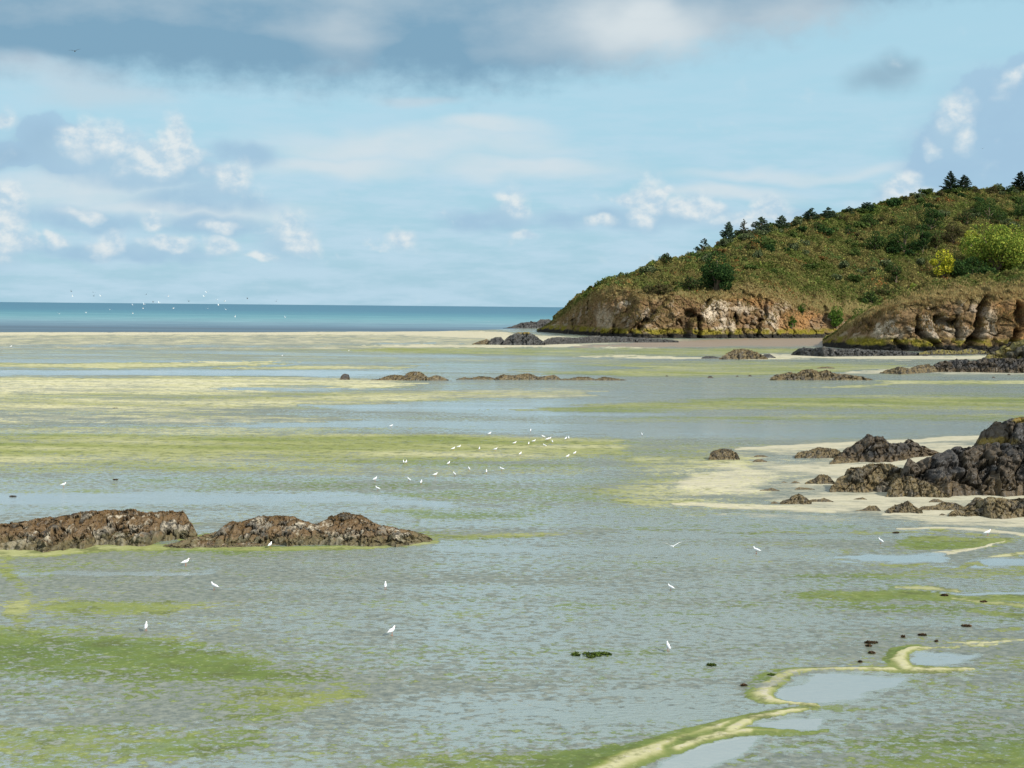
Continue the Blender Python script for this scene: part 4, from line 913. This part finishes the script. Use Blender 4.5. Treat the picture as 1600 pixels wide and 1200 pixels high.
        col[:] = (.17, .125, .058); mixc(sstep(n2, -.05, .25) * .8, (.085, .062, .036)); mixc(sstep(f1, .05, .3) * .6, (.25, .20, .10)); mixc(sstep(cid, .72, .78) * .7, (.05, .045, .038))
        mixc(sstep(n2, .12, .3) * .5, (.32, .27, .18))
    if yellow:
        P = V - np.array([0, 0, H]); d_ = P @ fwd; qx = 800 + FPX * (P @ right) / d_; qy = 600 - FPX * (P @ up) / d_
        for (cx, cy, rx, ry) in yellow: mixc(sstep(1.2 - np.hypot((qx - cx) / rx, (qy - cy) / ry) + .8 * n2, 0, .4) * .9, (.24, .17, .03))
    mixc(crack * .6, (.02, .018, .015))
    org = np.array([X0[nc // 2], D0[nc // 2], 0.0])
    o = mesh_np(name, (V - org).reshape(-1, 3), grid_faces(nr, nc), M_rock,
                {'tint': col.reshape(-1, 3), 'grain': np.full(nr * nc, 3.2 if sc < .06 else (1.6 if sc < .15 else .6))}, smooth=False, loc=org)
    tag(o, label, cat, group)
    if weed is None: weed = (x1 - x0) > 40 and kind in ('weedy', 'brown')
    if weed:
        rs = np.random.RandomState(seed); n = int((x1 - x0) * (16 if kind == 'weedy' else 7))
        pr = (prof > .02) * (sstep(zr, .45, .7) + .8 * sstep(n2, .05, .25)) * (1 - .9 * (col[..., 2] > .2)); L = dict(V=V)
        Pn, r, c = pick(L, pr + .02, n, rs); Pn[:, 2] += .01 * hm
        size = sc * 1.8 * (.5 + rs.rand(n)); Vq, F = leaf_quads(Pn, size, rs, .9, .7)
        cc = col[r, c] * .6 + np.array([(.14, .085, .036), (.11, .072, .034), (.08, .060, .028), (.17, .13, .055)])[rs.randint(0, 4, n)] * .4 * (.6 + .8 * rs.rand(n))[:, None]
        mesh_np('seaweed', Vq - org, F, M_weedleaf, {'tint': np.repeat(cc, 4, 0)}, parent=o)['kind'] = 'stuff'
    return o
GI = 'weed covered rocks of the low island on the left'
rock('long weed topped rock with pale faces, biggest of the low island at the left',
     [(-60, 835), (-30, 822), (0, 816), (25, 812), (38, 809), (57, 811), (60, 808), (75, 806), (88, 805), (110, 800), (135, 799), (150, 796.5), (170, 799), (180, 796.5), (205, 800), (225, 800), (265, 799.5), (274, 803), (278, 811), (290, 815), (296, 823), (308, 834)],
     [(-60, 858), (60, 860), (130, 857), (150, 851), (235, 851), (250, 846), (308, 838)], 'weedy', 3, 2.4, 1.15, GI)
rock('middle brown weed covered rock of the low island with a bumpy crest',
     [(262, 851), (280, 843), (327, 831), (338, 819), (344, 816), (365, 816), (372, 812), (391, 807), (408, 808), (425, 805), (446, 808), (465, 816), (484, 819), (500, 832), (512, 842)],
     [(262, 854), (300, 855), (390, 853), (512, 849)], 'weedy', 4, 2.6, 1.0, GI)
rock('peaked weed covered rock of the low island tapering to a point on the right',
     [(448, 842), (467, 824), (489, 818), (500, 811), (510, 807), (531, 802.5), (552, 806), (565, 812), (582, 820), (612, 825), (629, 829), (654, 833), (676, 841)],
     [(448, 850), (540, 852), (640, 852), (676, 843)], 'weedy', 5, 2.6, 1.0, GI)
rock('low flat weed strewn ledge in front of the middle rock of the low island',
     [(255, 852), (275, 847), (310, 845), (350, 846), (385, 846), (410, 851)], [(255, 854), (330, 856), (410, 854)], 'weedy', 66, 3.0, .8, GI)
GR = 'rocks on the pale sand at the right'
rock('rounded brown boulder standing alone on the left tip of the sand', [(1107, 717), (1112, 708), (1120, 703), (1133, 701), (1146, 703), (1153, 708), (1156, 716)], 718.5, 'brown', 6, 1.8, .9, GR)
rock('flat little brown stone behind another right of the lone boulder', [(1178, 713), (1184, 711), (1194, 711), (1201, 713.5)], 714.5, 'brown', 7, 2, 1, GR)
rock('little humped stone in front of another right of the lone boulder', [(1176, 721), (1183, 717.5), (1192, 717), (1199, 721)], 722.5, 'brown', 8, 2, 1, GR)
rock('long low brown rock just left of the dark two peaked mound', [(1242, 713), (1252, 706), (1262, 705), (1270, 704), (1285, 699), (1300, 701), (1312, 702), (1322, 709)], 716, 'brown', 9, 2.6, 1, GR)
rock('dark two peaked rock mound on the sand behind the big black ridge', [(1304, 716), (1321, 709), (1334, 700), (1346, 693), (1361, 685), (1371, 678.5), (1378, 681), (1385, 680), (1394, 686), (1401, 691), (1414, 691), (1425, 690), (1431, 685.5), (1437, 687), (1442, 692), (1459, 700), (1468, 704), (1478, 709)],
     [(1304, 722), (1359, 722), (1394, 722), (1428, 715), (1478, 710.5)], 'black', 10, 2.0, 1.15, GR, weed=True)
rock('low brown lump at the left foot of the two peaked mound', [(1297, 724), (1306, 718), (1318, 714), (1330, 717), (1342, 721)], [(1297, 726), (1342, 723)], 'brown', 12, 2.2, 1, GR)
rock('sloping brown rock joined to the left of the big black ridge', [(1297, 765), (1303, 758), (1325, 743), (1333, 740), (1339, 730), (1359, 730), (1373, 723), (1390, 724), (1404, 724), (1425, 731), (1440, 740), (1455, 758)], [(1297, 768), (1385, 769), (1455, 771)], 'brown', 13, 1.7, 1.2, GR, cf=.6)
rock('small pointed brown rock left of the sloping brown rock', [(1258, 755), (1268, 750), (1275, 748), (1285, 742), (1297, 742), (1304, 753)], 756.5, 'brown', 14, 2, 1, GR)
rock('long jagged black ridge of rock, largest on the sand', [(1405, 752), (1423, 729), (1435, 716.5), (1447, 722), (1459, 719), (1473, 714), (1493, 705), (1510, 700), (1521, 699), (1540, 697), (1570, 694), (1600, 690), (1650, 688), (1720, 700), (1790, 740), (1820, 772)],
     [(1405, 772), (1480, 775), (1600, 776), (1820, 785)], 'black', 15, 1.6, 1.3, GR, cf=.6, back=.6)
rock('round shouldered brown rock in front of the black ridge', [(1385, 774), (1392, 764), (1401, 753), (1412, 747), (1425, 744.5), (1440, 748), (1452, 752), (1470, 763), (1484, 771)], 777, 'brown', 16, 1.3, 1.0, GR)
rock('high dark peak with yellow lichen shelf at the right edge of the photo', [(1515, 700), (1528, 696), (1535, 692), (1548, 683), (1559, 672), (1567, 665), (1576, 659), (1590, 655), (1604, 653), (1660, 648), (1720, 668), (1780, 705)],
     [(1515, 715), (1600, 730), (1780, 735)], 'black', 17, 1.6, 1.2, GR, yellow=[(1555, 690, 30, 7), (1596, 656, 14, 4)])
rock('thin flat stone low on the sand left of the pointed brown rock', [(1187, 766), (1200, 764), (1208, 762), (1218, 766)], 767.5, 'brown', 18, 2.5, 1, GR)
rock('small dark stone between the flat stone and the pointed rock', [(1237, 754), (1243, 751), (1250, 754)], 755.5, 'brown', 19, 2.2, 1, GR)
rock('tiny stone left of the small dark stone on the sand', [(1221, 754), (1226, 752), (1231, 754)], 754.8, 'brown', 20, 2.2, 1, GR)
rock('low crumbly stones in front of the pointed brown rock', [(1242, 764), (1250, 761), (1262, 762), (1273, 764)], 765.5, 'brown', 25, 2.5, 1, GR)
rock('jagged brown rock low on the sand, left of the front row', [(1219, 786), (1228, 782), (1237, 779), (1245, 774), (1253, 772), (1262, 777), (1268, 783)], 788, 'brown', 26, 2.2, 1.1, GR)
rock('low trailing rock right behind the jagged brown rock of the front row', [(1262, 783), (1271, 780), (1282, 780), (1290, 777.5), (1302, 783)], 785, 'brown', 27, 2.2, 1.1, GR)
rock('dot of dark rock at the left end of the front row', [(1205, 785), (1211, 783), (1217, 786)], 787.4, 'brown', 28, 2.2, 1, GR)
rock('low flat brown stone on open sand above the front row', [(1334, 780), (1342, 778), (1350, 777), (1355, 780)], 781.7, 'brown', 29, 2.2, 1, GR)
rock('rounded stone with a tail to its left in the front row', [(1336, 798), (1350, 796), (1362, 790), (1372, 790), (1376, 797)], 799, 'brown', 30, 2.2, 1, GR)
rock('wedge shaped brown rock in the middle of the front row', [(1384, 800), (1396, 793), (1405, 789), (1418, 787), (1425, 782.5), (1431, 788), (1441, 797)], 802, 'brown', 31, 2.0, 1.1, GR)
rock('long low brown rock trailing right of the wedge shaped rock', [(1433, 797), (1444, 792), (1452, 791), (1466, 790), (1480, 785), (1498, 786), (1509, 792)], 798, 'brown', 32, 2.4, 1.1, GR)
rock('small brown stone just below the foot of the black ridge', [(1452, 784), (1462, 779.5), (1470, 780), (1477, 784)], 785.5, 'brown', 33, 2.4, 1, GR)
rock('mottled olive brown rock at the lower right corner of the sand', [(1483, 804), (1500, 796), (1512, 797), (1520, 792), (1535, 783), (1548, 781), (1560, 776.5), (1580, 779), (1600, 781), (1650, 775), (1690, 790), (1720, 806)], [(1483, 807), (1530, 807), (1570, 812), (1600, 808), (1720, 816)], 'brown', 34, 2.2, 1.2, GR)
rock('small low stone behind the mottled olive brown rock', [(1520, 783), (1528, 777), (1536, 777), (1544, 783)], 785, 'brown', 35, 2.2, 1, GR)
rock('small dark stone at the left end of the mottled olive brown rock', [(1468, 805), (1474, 802), (1482, 805)], 806.4, 'brown', 36, 2.2, 1, GR)
GM = 'reef rocks standing in the wet flats'
rock('lone square dark rock at the left end of the reef line', [(531, 592), (532.5, 586), (537, 583.5), (544, 585), (546.5, 592)], 593.5, 'black', 40, 1.6, .8, GM)
rock('low ragged rock left of the domed reef rock', [(577, 594), (592, 592), (598, 589), (605, 587.5), (615, 585.5), (630, 587), (636, 591)], 594.5, 'brown', 41, 2.4, 1.1, GM)
rock('domed brown reef rock, tallest of the reef line', [(629, 589), (636, 582), (645, 580.2), (656, 581), (663, 586), (670, 591)], 594.3, 'brown', 42, 2.0, .9, GM)
rock('small low rock tapering right of the domed reef rock', [(667, 590), (676, 587), (682, 585.7), (692, 589.5), (701, 593)], 594.5, 'brown', 43, 2.4, 1.0, GM)
rock('string of tiny stones at the left start of the long reef', [(713, 592), (725, 589.5), (735, 591), (750, 588), (765, 589), (776, 592)], 593, 'brown', 44, 2.4, 1.2, GM)
rock('highest knobbly section of the long reef', [(773, 590), (785, 585), (800, 586.5), (812, 585), (824, 583), (836, 587), (843, 590)], 593.5, 'brown', 45, 2.2, 1.2, GM)
rock('short knobbly section right after the highest part of the long reef', [(840, 589), (855, 587), (866, 585.5), (872, 588), (876, 592)], 593.5, 'brown', 46, 2.2, 1.1, GM)
rock('low section of the long reef before its thin right end', [(873, 592.5), (890, 591.5), (905, 589), (920, 589.5), (932, 592.5)], 594, 'brown', 47, 2.4, 1.1, GM)
rock('thin right end of the long reef', [(930, 592.5), (938, 590.5), (945, 589), (960, 591), (978, 593.5)], 594.3, 'brown', 48, 2.4, 1.1, GM)
rock('flat dark rocks left of the far rounded mound', [(1096, 559), (1104, 556), (1115, 556), (1126, 559)], 560.5, 'grey', 50, 2.6, 1.1, GM)
rock('far rounded brown grey mound on the pale sand spit', [(1124, 560), (1140, 551), (1150, 546), (1160, 545.5), (1168, 545), (1185, 550), (1195, 555), (1200, 560)], 561.5, 'brown', 51, 2.2, .9, GM)
rock('low stones trailing right of the far rounded mound', [(1188, 558), (1196, 553), (1204, 552.5), (1212, 558)], 559.5, 'grey', 52, 2.2, 1.1, GM)
rock('ragged brown reef in the green flats below the beach gap', [(1203, 591), (1212, 586), (1240, 582), (1250, 583), (1260, 578), (1275, 577), (1283, 581), (1290, 580), (1297, 577), (1305, 583), (1330, 585), (1350, 588), (1363, 592)], 594, 'brown', 53, 2.4, 1.3, GM)
rock('thin dark reef sliver behind the ragged brown reef', [(1276, 575), (1285, 573), (1297, 572.6), (1304, 575)], 575.8, 'brown', 54, 2.4, 1.1, GM)
rock('brown reef left of the black reef at the right edge', [(1374, 583), (1390, 577), (1400, 575.5), (1410, 573), (1425, 576), (1440, 571), (1455, 569.5), (1472, 576)], [(1374, 583.5), (1409, 585), (1472, 581)], 'brown', 55, 2.2, 1.2, GM)
rock('black reef running to the right edge below the near headland', [(1455, 575), (1461, 569), (1476, 564), (1491, 562.5), (1504, 560), (1517, 560), (1525, 563), (1548, 558), (1570, 560), (1600, 560), (1680, 558), (1760, 575)], [(1455, 581), (1600, 583), (1760, 586)], 'black', 56, 2.0, 1.3, GM)
rock('yellow lichen covered boulder pile at the right edge under the near headland', [(1530, 565), (1545, 558), (1555, 552), (1575, 544), (1590, 537), (1604, 532), (1660, 522), (1740, 545), (1780, 566)], [(1530, 572), (1780, 578)], 'lichen', 57, 1.8, 1.2, GM)
for lb, x, y, w_ in [('small dark stone in the green flat left of the ragged reef', 1110, 590, 9), ('dark pebble left of the small dark stone in the far flat', 1042, 587.6, 4), ('dark pebble close before the ragged brown reef', 1172, 587.6, 6), ('tiny dark pebble halfway between stone and ragged reef', 1152, 588, 4),
                     ('dark stone on the sand under the near headland', 1446, 556, 8), ('dark stone on the pale sand near the right edge', 1577, 585.5, 5), ('pebble on the pale sand left of the right edge stone', 1553, 590, 5)]:
    rock(lb, [(x - w_ / 2, y), (x - w_ * .2, y - w_ * .3), (x + w_ * .2, y - w_ * .33), (x + w_ / 2, y)], y + .6, 'black', int(x), 2, .9, 'loose stones in the far flats')
GF = 'tide darkened rocks along the headland foot'
rock('small grey brown rocks at the seaward tip of the foot rocks', [(738, 537), (748, 533), (755, 531), (760, 529), (768, 535)], 538.5, 'brown', 60, 2.4, 1.2, GF)
rock('dark block second from the tip of the foot rocks', [(763, 536), (767, 529), (772, 526.5), (783, 526), (788, 533)], 538.8, 'grey', 61, 2.0, 1.0, GF)
rock('big dark grey rock at the tip below the headland', [(785, 537), (790, 529), (797, 524), (810, 518.5), (825, 519), (835, 523), (842, 528), (852, 535)], 539.4, 'grey', 62, 2.2, 1.0, GF, yellow=[(822, 519, 18, 2)])
rock('far dark promontory of rock running out to the sea', [(786, 513), (800, 509.5), (808, 506.5), (815, 504), (830, 502), (838, 503), (845, 499), (857, 498), (866, 502), (878, 508)], 513, 'grey', 63, 2.2, 1.2, GF)
rock('long grey rock ledge under the farther cliff', [(846, 534), (856, 529), (870, 526), (900, 528), (930, 524), (955, 526), (980, 526), (1010, 528), (1040, 530), (1060, 532)], [(846, 539), (900, 537), (950, 535.5), (1060, 535)], 'grey', 64, 1.8, 1.2, GF)
rock('black foot rocks along the left base of the near headland', [(1236, 553), (1246, 546), (1258, 543), (1275, 544), (1290, 541), (1315, 545), (1340, 544), (1370, 547), (1400, 547), (1436, 551)], [(1236, 555), (1290, 557.5), (1436, 556)], 'grey', 65, 1.8, 1.3, GF)
rock('yellow brown foot rocks along the right base of the near headland', [(1430, 553), (1450, 548), (1475, 546), (1500, 548), (1520, 544), (1545, 549)], [(1430, 556), (1545, 554)], 'lichen', 67, 1.8, 1.3, GF)

# ---------------------------------------------------------------- clumps of drift weed
def weed_clump(label, px, py, wpx, seed, cols_, group='clumps of drift weed on the flats'):
    rs = np.random.RandomState(seed); p = G(px, py); s = p[1] / FPX; w_ = wpx * s * (.42 if wpx > 40 else .33); n = int(90 + wpx * 16)
    rr = np.sqrt(rs.rand(n)); a = rs.rand(n) * 6.28; x = rr * np.cos(a) * w_; y = rr * np.sin(a) * w_ * .55 * (1 + .3 * np.sin(a * 3))
    lump = .5 + .5 * fbm(x / (w_ * .35), y / (w_ * .35), seed, 3); keep = (lump > .5); x, y, lump = x[keep], y[keep], lump[keep]; n = len(x)
    z = rs.rand(n) * (.03 + .07 * min(w_, 1.0) * lump) * (1 - rr[keep] ** 2) + .03
    V, F = leaf_quads(np.stack([x, y, z], 1), .13 * (.5 + rs.rand(n)), rs, 1.6, .45)
    c = np.array(cols_)[rs.randint(0, len(cols_), n)] * (.6 + .7 * rs.rand(n))[:, None]
    return tag(mesh_np('seaweed_clump', V, F, M_weedleaf, {'tint': np.repeat(c, 4, 0)}, loc=p), label, 'seaweed', group)
GW = [(.07, .11, .02), (.11, .15, .03), (.05, .07, .02)]; BW = [(.10, .07, .04), (.16, .10, .06), (.06, .05, .03)]
for lb, x, y, w_, c in [('long dark green weed clump alone in the middle of the foreground water', 925, 1024, 76, GW), ('small dark green weed scrap right of the long foreground clump', 1112, 1040, 20, GW),
        ('brown weed lump above the gull at the green bar', 1400, 833, 14, BW), ('thin long brown weed line above the upper sand hook', 1361, 1005, 30, BW), ('small weed scrap just under the thin long weed line', 1357, 1010, 13, BW),
        ('small weed scrap midway between the thin weed line and the sand curve', 1362, 1021, 16, BW), ('weed dot close above the sand curve', 1344, 1035, 7, BW), ('tiny weed tuft left of the flat brown weed patch', 1411, 996, 8, BW),
        ('flat brown weed patch above the upper sand hook', 1441, 993, 19, BW), ('reddish brown weed patch in open water near the right edge', 1510, 979, 22, BW), ('weed dot right above the pale pool', 1463, 1003, 5, BW),
        ('brown weed on the middle of the green bar at the right', 1476, 931, 18, BW), ('brown weed at the right part of the green bar', 1537, 941, 14, BW), ('dark weed on the left shoulder of the lower sand curve', 1205, 1056, 16, GW),
        ('dark weed at the left edge of the lower sand curve', 1162, 1072, 14, BW), ('dark weed scrap far left on the water above the low island', 20, 776, 16, BW), ('dark weed speck on the olive flat at the left', 180, 750, 12, BW), ('dark weed speck on the pale flat high on the left', 180, 638, 12, BW)]:
    weed_clump(lb, x, y, w_, int(x + y), c)

# ================================================================ GULLS
def flat_mat(name, c, rough=.6):
    m, t = material(name)
    n = t.noise(t.n('ShaderNodeTexCoord').outputs['Object'], 14, 3, .5)
    b = t.n('ShaderNodeBsdfPrincipled', Roughness=rough); t.put(b.inputs['Base Color'], t.mix(n, tuple(v * .9 for v in c), tuple(min(1, v * 1.08) for v in c)))
    t.n('ShaderNodeOutputMaterial', Surface=b.outputs[0]); return m
M_white = flat_mat('white_feathers', (.86, .86, .85)); M_grey = flat_mat('grey_feathers', (.62, .65, .68)); M_dark = flat_mat('dark_feathers', (.04, .04, .045))
M_beak = flat_mat('orange_beak', (.45, .12, .03), .4)
def loft(path, radii, seg=12, squash=1.0):
    V, F = [], []; pts = np.array(path, float)
    for i, p in enumerate(pts):
        d = pts[min(i + 1, len(pts) - 1)] - pts[max(i - 1, 0)]; d /= np.linalg.norm(d) + 1e-9
        v = np.array([0, 1., 0]); u = np.cross(v, d); u /= np.linalg.norm(u)
        for k in range(seg): a = 2 * math.pi * k / seg; V.append(p + (u * math.cos(a) + v * squash * math.sin(a)) * radii[i])
    for i in range(len(pts) - 1):
        for k in range(seg): k2 = (k + 1) % seg; F.append((i * seg + k, i * seg + k2, (i + 1) * seg + k2, (i + 1) * seg + k))
    return np.array(V), F
def wing_mesh(side):
    # folded wing: a cupped blade lying along the flank
    V, F = [], []; n = 8
    for i in range(n):
        q = i / (n - 1); x = .09 - .36 * q; z = .235 - .075 * q; wd = .055 * math.sin(min(1, q * 1.15 + .12) * math.pi) ** .6 + .004; y = side * (.066 * math.sin((.3 + .62 * q) * math.pi) + .012)
        for k in range(5):
            a = (k / 4 - .5); V.append((x, y - side * abs(a) * .02, z + a * wd * 1.3)); 
        for k in range(5): V.append((x, y - side * (.012 + abs((k / 4 - .5)) * .02), z + (k / 4 - .5) * wd * 1.3))
    for i in range(n - 1):
        for k in range(4):
            b = i * 10 + k; F.append((b, b + 1, b + 11, b + 10)); b += 5; F.append((b, b + 10, b + 11, b + 1))
    return np.array(V), F
def make_standing():
    r = empty('gull'); 
    V, F = loft([(-.245, 0, .155), (-.19, 0, .168), (-.11, 0, .182), (-.02, 0, .2), (.06, 0, .222), (.105, 0, .252), (.125, 0, .285), (.138, 0, .315), (.158, 0, .332), (.185, 0, .333), (.198, 0, .33)],
                [.008, .030, .058, .074, .070, .052, .036, .033, .036, .024, .006], 12, .86)
    mesh_np('body', V, F, M_white, smooth=True, parent=r)
    for s in (-1, 1):
        V, F = wing_mesh(s); mesh_np('wing', V, F, M_grey, smooth=True, parent=r)
        V, F = tubes([([(.0, s * .028, .15), (.012, s * .028, .08), (.0, s * .028, .0)], [.009, .006, .006]), ([(-.01, s * .028, .004), (.035, s * .04, .004)], [.005, .004]), ([(-.01, s * .028, .004), (.035, s * .018, .004)], [.005, .004])], 5)
        mesh_np('leg', V, F, M_beak, parent=r)
    V, F = tubes([([(.19, 0, .33), (.222, 0, .326), (.243, 0, .317)], [.012, .009, .002])], 6); mesh_np('beak', V, F, M_beak, parent=r)
    return r
def wing_spread(side, flap):
    V, F = [], []; n = 9
    for i in range(n):
        q = i / (n - 1); y = side * (.04 + .50 * q); z = .02 + flap * (math.sin(q * 1.9) * .20); xc = .03 + .05 * math.sin(q * 3.1) - .13 * q * q; c = .085 * (1 - q ** 2.2) + .006
        V += [(xc + c * .5, y, z), (xc, y, z + .012 * (1 - q)), (xc - c * .9, y, z - .004), (xc, y, z - .006)]
    for i in range(n - 1):
        for k in range(4): k2 = (k + 1) % 4; F.append((i * 4 + k, i * 4 + k2, i * 4 + 4 + k2, i * 4 + 4 + k))
    return np.array(V), F
def make_flying(mb, mw, flap):
    r = empty('gull')
    V, F = loft([(-.24, 0, .0), (-.19, 0, .0), (-.11, 0, .0), (0, 0, 0), (.08, 0, .005), (.14, 0, .012), (.18, 0, .018), (.2, 0, .016)], [.02, .026, .045, .058, .052, .034, .028, .008], 10, .9)
    mesh_np('body', V, F, mb, smooth=True, parent=r)
    for s in (-1, 1): V, F = wing_spread(s, flap); mesh_np('wing', V, F, mw, smooth=True, parent=r)
    V, F = tubes([([(.19, 0, .015), (.235, 0, .008)], [.01, .002])], 6); mesh_np('beak', V, F, M_beak, parent=r)
    return r
def dup(root):
    c = root.copy(); COL.objects.link(c)
    for ch in [o for o in bpy.data.objects if o.parent == root]:
        d = ch.copy(); COL.objects.link(d); d.parent = c
    return c
first = make_standing(); used = [False]
def gull(label, px, py, yaw, pitch=25, s=1.1, group='gulls standing on the wet flats'):
    o = first if not used[0] else dup(first); used[0] = True
    p = G(px, py); o.location = (p[0], p[1], .0); o.scale = (s * .93,) * 3
    o.rotation_euler = (0, 0, R(yaw)); tag(o, label, 'gull', group)
    return o
# yaw: 0 faces right, 90 away, 180 left, -90 towards the camera
GC = 'gulls of the flock on the olive weed flat'
for lb, x, y, yaw in [
    ('white gull alone on the blue water strip above the left of the flock', 611, 664, 20), ('white gull at the back edge of the weed flat, between left group and right group', 765, 676, 30),
    ('white gull farthest back of the flock, in the water strip', 829, 671, 80), ('small white gull behind the close pair at the back of the flock', 849, 681, 200),
    ('left gull of the close pair near the back of the flock', 855, 685, 20), ('right gull of the close pair near the back of the flock', 858.5, 684, 20),
    ('left gull of the two upright ones at the back right of the flock', 884, 684, 60), ('right slimmer gull of the two upright ones at the back right', 888.5, 683, 90),
    ('small gull just below and right of the close back pair', 863, 689, 100), ('small upright gull left below the long bodied gull', 826, 692, 80),
    ('long bodied gull in profile left of the close back pair', 834, 688, 10), ('plump gull in profile, left end of the back right group', 804, 691, 15),
    ('small gull in front of the close back pair', 851, 695, 150), ('left gull of the two overlapping ones in the middle of the flock', 708, 700, 25),
    ('right higher gull of the two overlapping ones in the middle of the flock', 717, 697, 10), ('small upright gull alone between the middle two and the plump middle gull', 749, 700, 85),
    ('plump middle gull with its head low', 774, 701, 0), ('upright gull alone in front of the back right group', 813, 708, 60),
    ('tilted gull at the far right of the flock', 898, 707, 45), ('gull just left of the far right tilted gull', 887, 712, 40),
    ('left gull of the side by side pair at the left of the flock', 630.5, 721, 100), ('right gull of the side by side pair at the left of the flock', 634.5, 721, 80),
    ('upright gull alone on the weed edge in the middle', 701, 723, 60), ('small gull at the edge of the weed flat below the middle', 733, 732, 110),
    ('gull in the water right of the small edge gull', 760, 736, 90), ('gull leaning left at the right end of the front row', 784, 732, 160),
    ('small gull in the water in the middle of the front row', 710, 740, 120), ('gull in profile left of the middle of the front row', 680, 741, 20),
    ('small gull in the water near the left of the front row', 639, 749, 130), ('round little gull nearest the viewer in the front row', 658, 753, 80),
    ('largest gull at the left end of the flock', 586, 748, 50), ('gull turned left just in front of the leftmost one of the flock', 590, 763, 150)]:
    gull(lb, x, y + 4, yaw, group=GC)
for lb, x, y, yaw, s in [
    ('white gull alone far left above the low island', 99, 761, 20, 1.1), ('white gull standing by the green fringe in front of the low island', 422, 856, 70, 1.05),
    ('white gull wading left of centre below the low island with its reflection', 290, 884, 35, 1.2), ('white gull wading with its back sloping right, below the low island', 335, 922, 150, 1.2),
    ('slim upright white gull in the foreground water, upper of the middle two', 602, 921, 92, 1.15), ('white gull standing beside the green weed raft at the lower left', 228, 986, 95, 1.15),
    ('white gull in the foreground water, lower of the middle two', 612, 993, 55, 1.2), ('white gull leaning left in the water right of the flying gull', 1182, 865, 150, 1.2),
    ('white gull left of the bright green bar at the right', 1376, 850, 120, 1.1), ('white gull on the mud above the bright green bar near the right edge', 1543, 837, 15, 1.2),
    ('faint gull wading above the nearest right centre gull', 1048, 923, 140, 1.0), ('white gull wading alone right of centre in the near water', 1044, 1018, 100, 1.2),
    ('small white gull in the blue water right of the flock', 1003, 681, 100, 1.0), ('tiny white gull on the grey sand at the far left edge', 17, 543, 20, 1.9),
    ('tiny white gull on the far wet sand left of centre', 441, 557, 60, 1.3), ('tiny white gull on the far wet sand near the centre', 545, 549, 60, 1.3)]:
    gull(lb, x, y, yaw, s=s)
def place(o, label, px, py, D, yaw, roll, s, group, cat='gull'):
    p = PD(px, py, D); o.location = p; o.scale = (s,) * 3; o.rotation_euler = (R(roll), 0, R(yaw)); return tag(o, label, cat, group)
place(make_flying(M_white, M_white, .9), 'white gull flying low over the foreground water with spread wings', 1050, 854, 92, -75, 0, 1.15, None)
bd = make_flying(M_dark, M_dark, .6); bd.name = 'bird'
place(bd, 'dark bird gliding high in front of the grey cloud at the upper left', 117, 80, 130, -80, 8, .9, None, 'bird')
b2 = dup(bd); place(b2, 'tiny dark bird high in the sky above the two lone pines', 1535, 232, 420, 60, 0, 1.0, None, 'bird')
# far flock over the sea: a few pixels each, one mesh apiece
def far_bird(mat):
    V1, F1 = loft([(-.2, 0, 0), (-.1, 0, 0), (0, 0, 0), (.1, 0, 0), (.2, 0, 0)], [.02, .06, .08, .06, .01], 8); V, F = [V1], list(F1); b = len(V1)
    for s in (-1, 1): Vw, Fw = wing_spread(s, 1.3); V.append(Vw); F += [tuple(i + b for i in f) for f in Fw]; b += len(Vw)
    return mesh_np('gull', np.concatenate(V), F, mat)
fw = far_bird(M_white); fk = far_bird(M_dark); got = {}
rs = np.random.RandomState(4)
for i, (a, b, k) in enumerate([(140, 97, 0), (536, 154, 0), (604, 177, 0), (385, 185, 0), (537, 210, 0), (770, 97, 0), (803, 177, 0), (1030, 178, 0), (1100, 155, 0), (1150, 185, 0), (1142, 130, 0), (1005, 97, 0),
        (325, 95, 0), (905, 130, 1), (230, 205, 0), (1540, 235, 0), (1210, 232, 0), (710, 140, 0), (610, 150, 0), (1090, 120, 0), (280, 95, 1), (625, 85, 1), (1290, 112, 1), (1480, 130, 1), (132, 65, 1), (670, 135, 1), (275, 70, 1), (1020, 70, 0), (52, 212, 0)]):
    src = fk if k else fw; o = src if k not in got else src.copy()
    if k in got: COL.objects.link(o)
    got[k] = 1
    place(o, 'tiny dark gull among the far flock wheeling over the sea' if k else 'tiny white gull among the far flock wheeling over the sea', 80 + a / 4.21, 440 + b / 4.21, 560 + rs.rand() * 160, rs.rand() * 360, rs.uniform(-35, 35), 1.5, 'far dark gulls over the sea' if k else 'far white gulls over the sea')
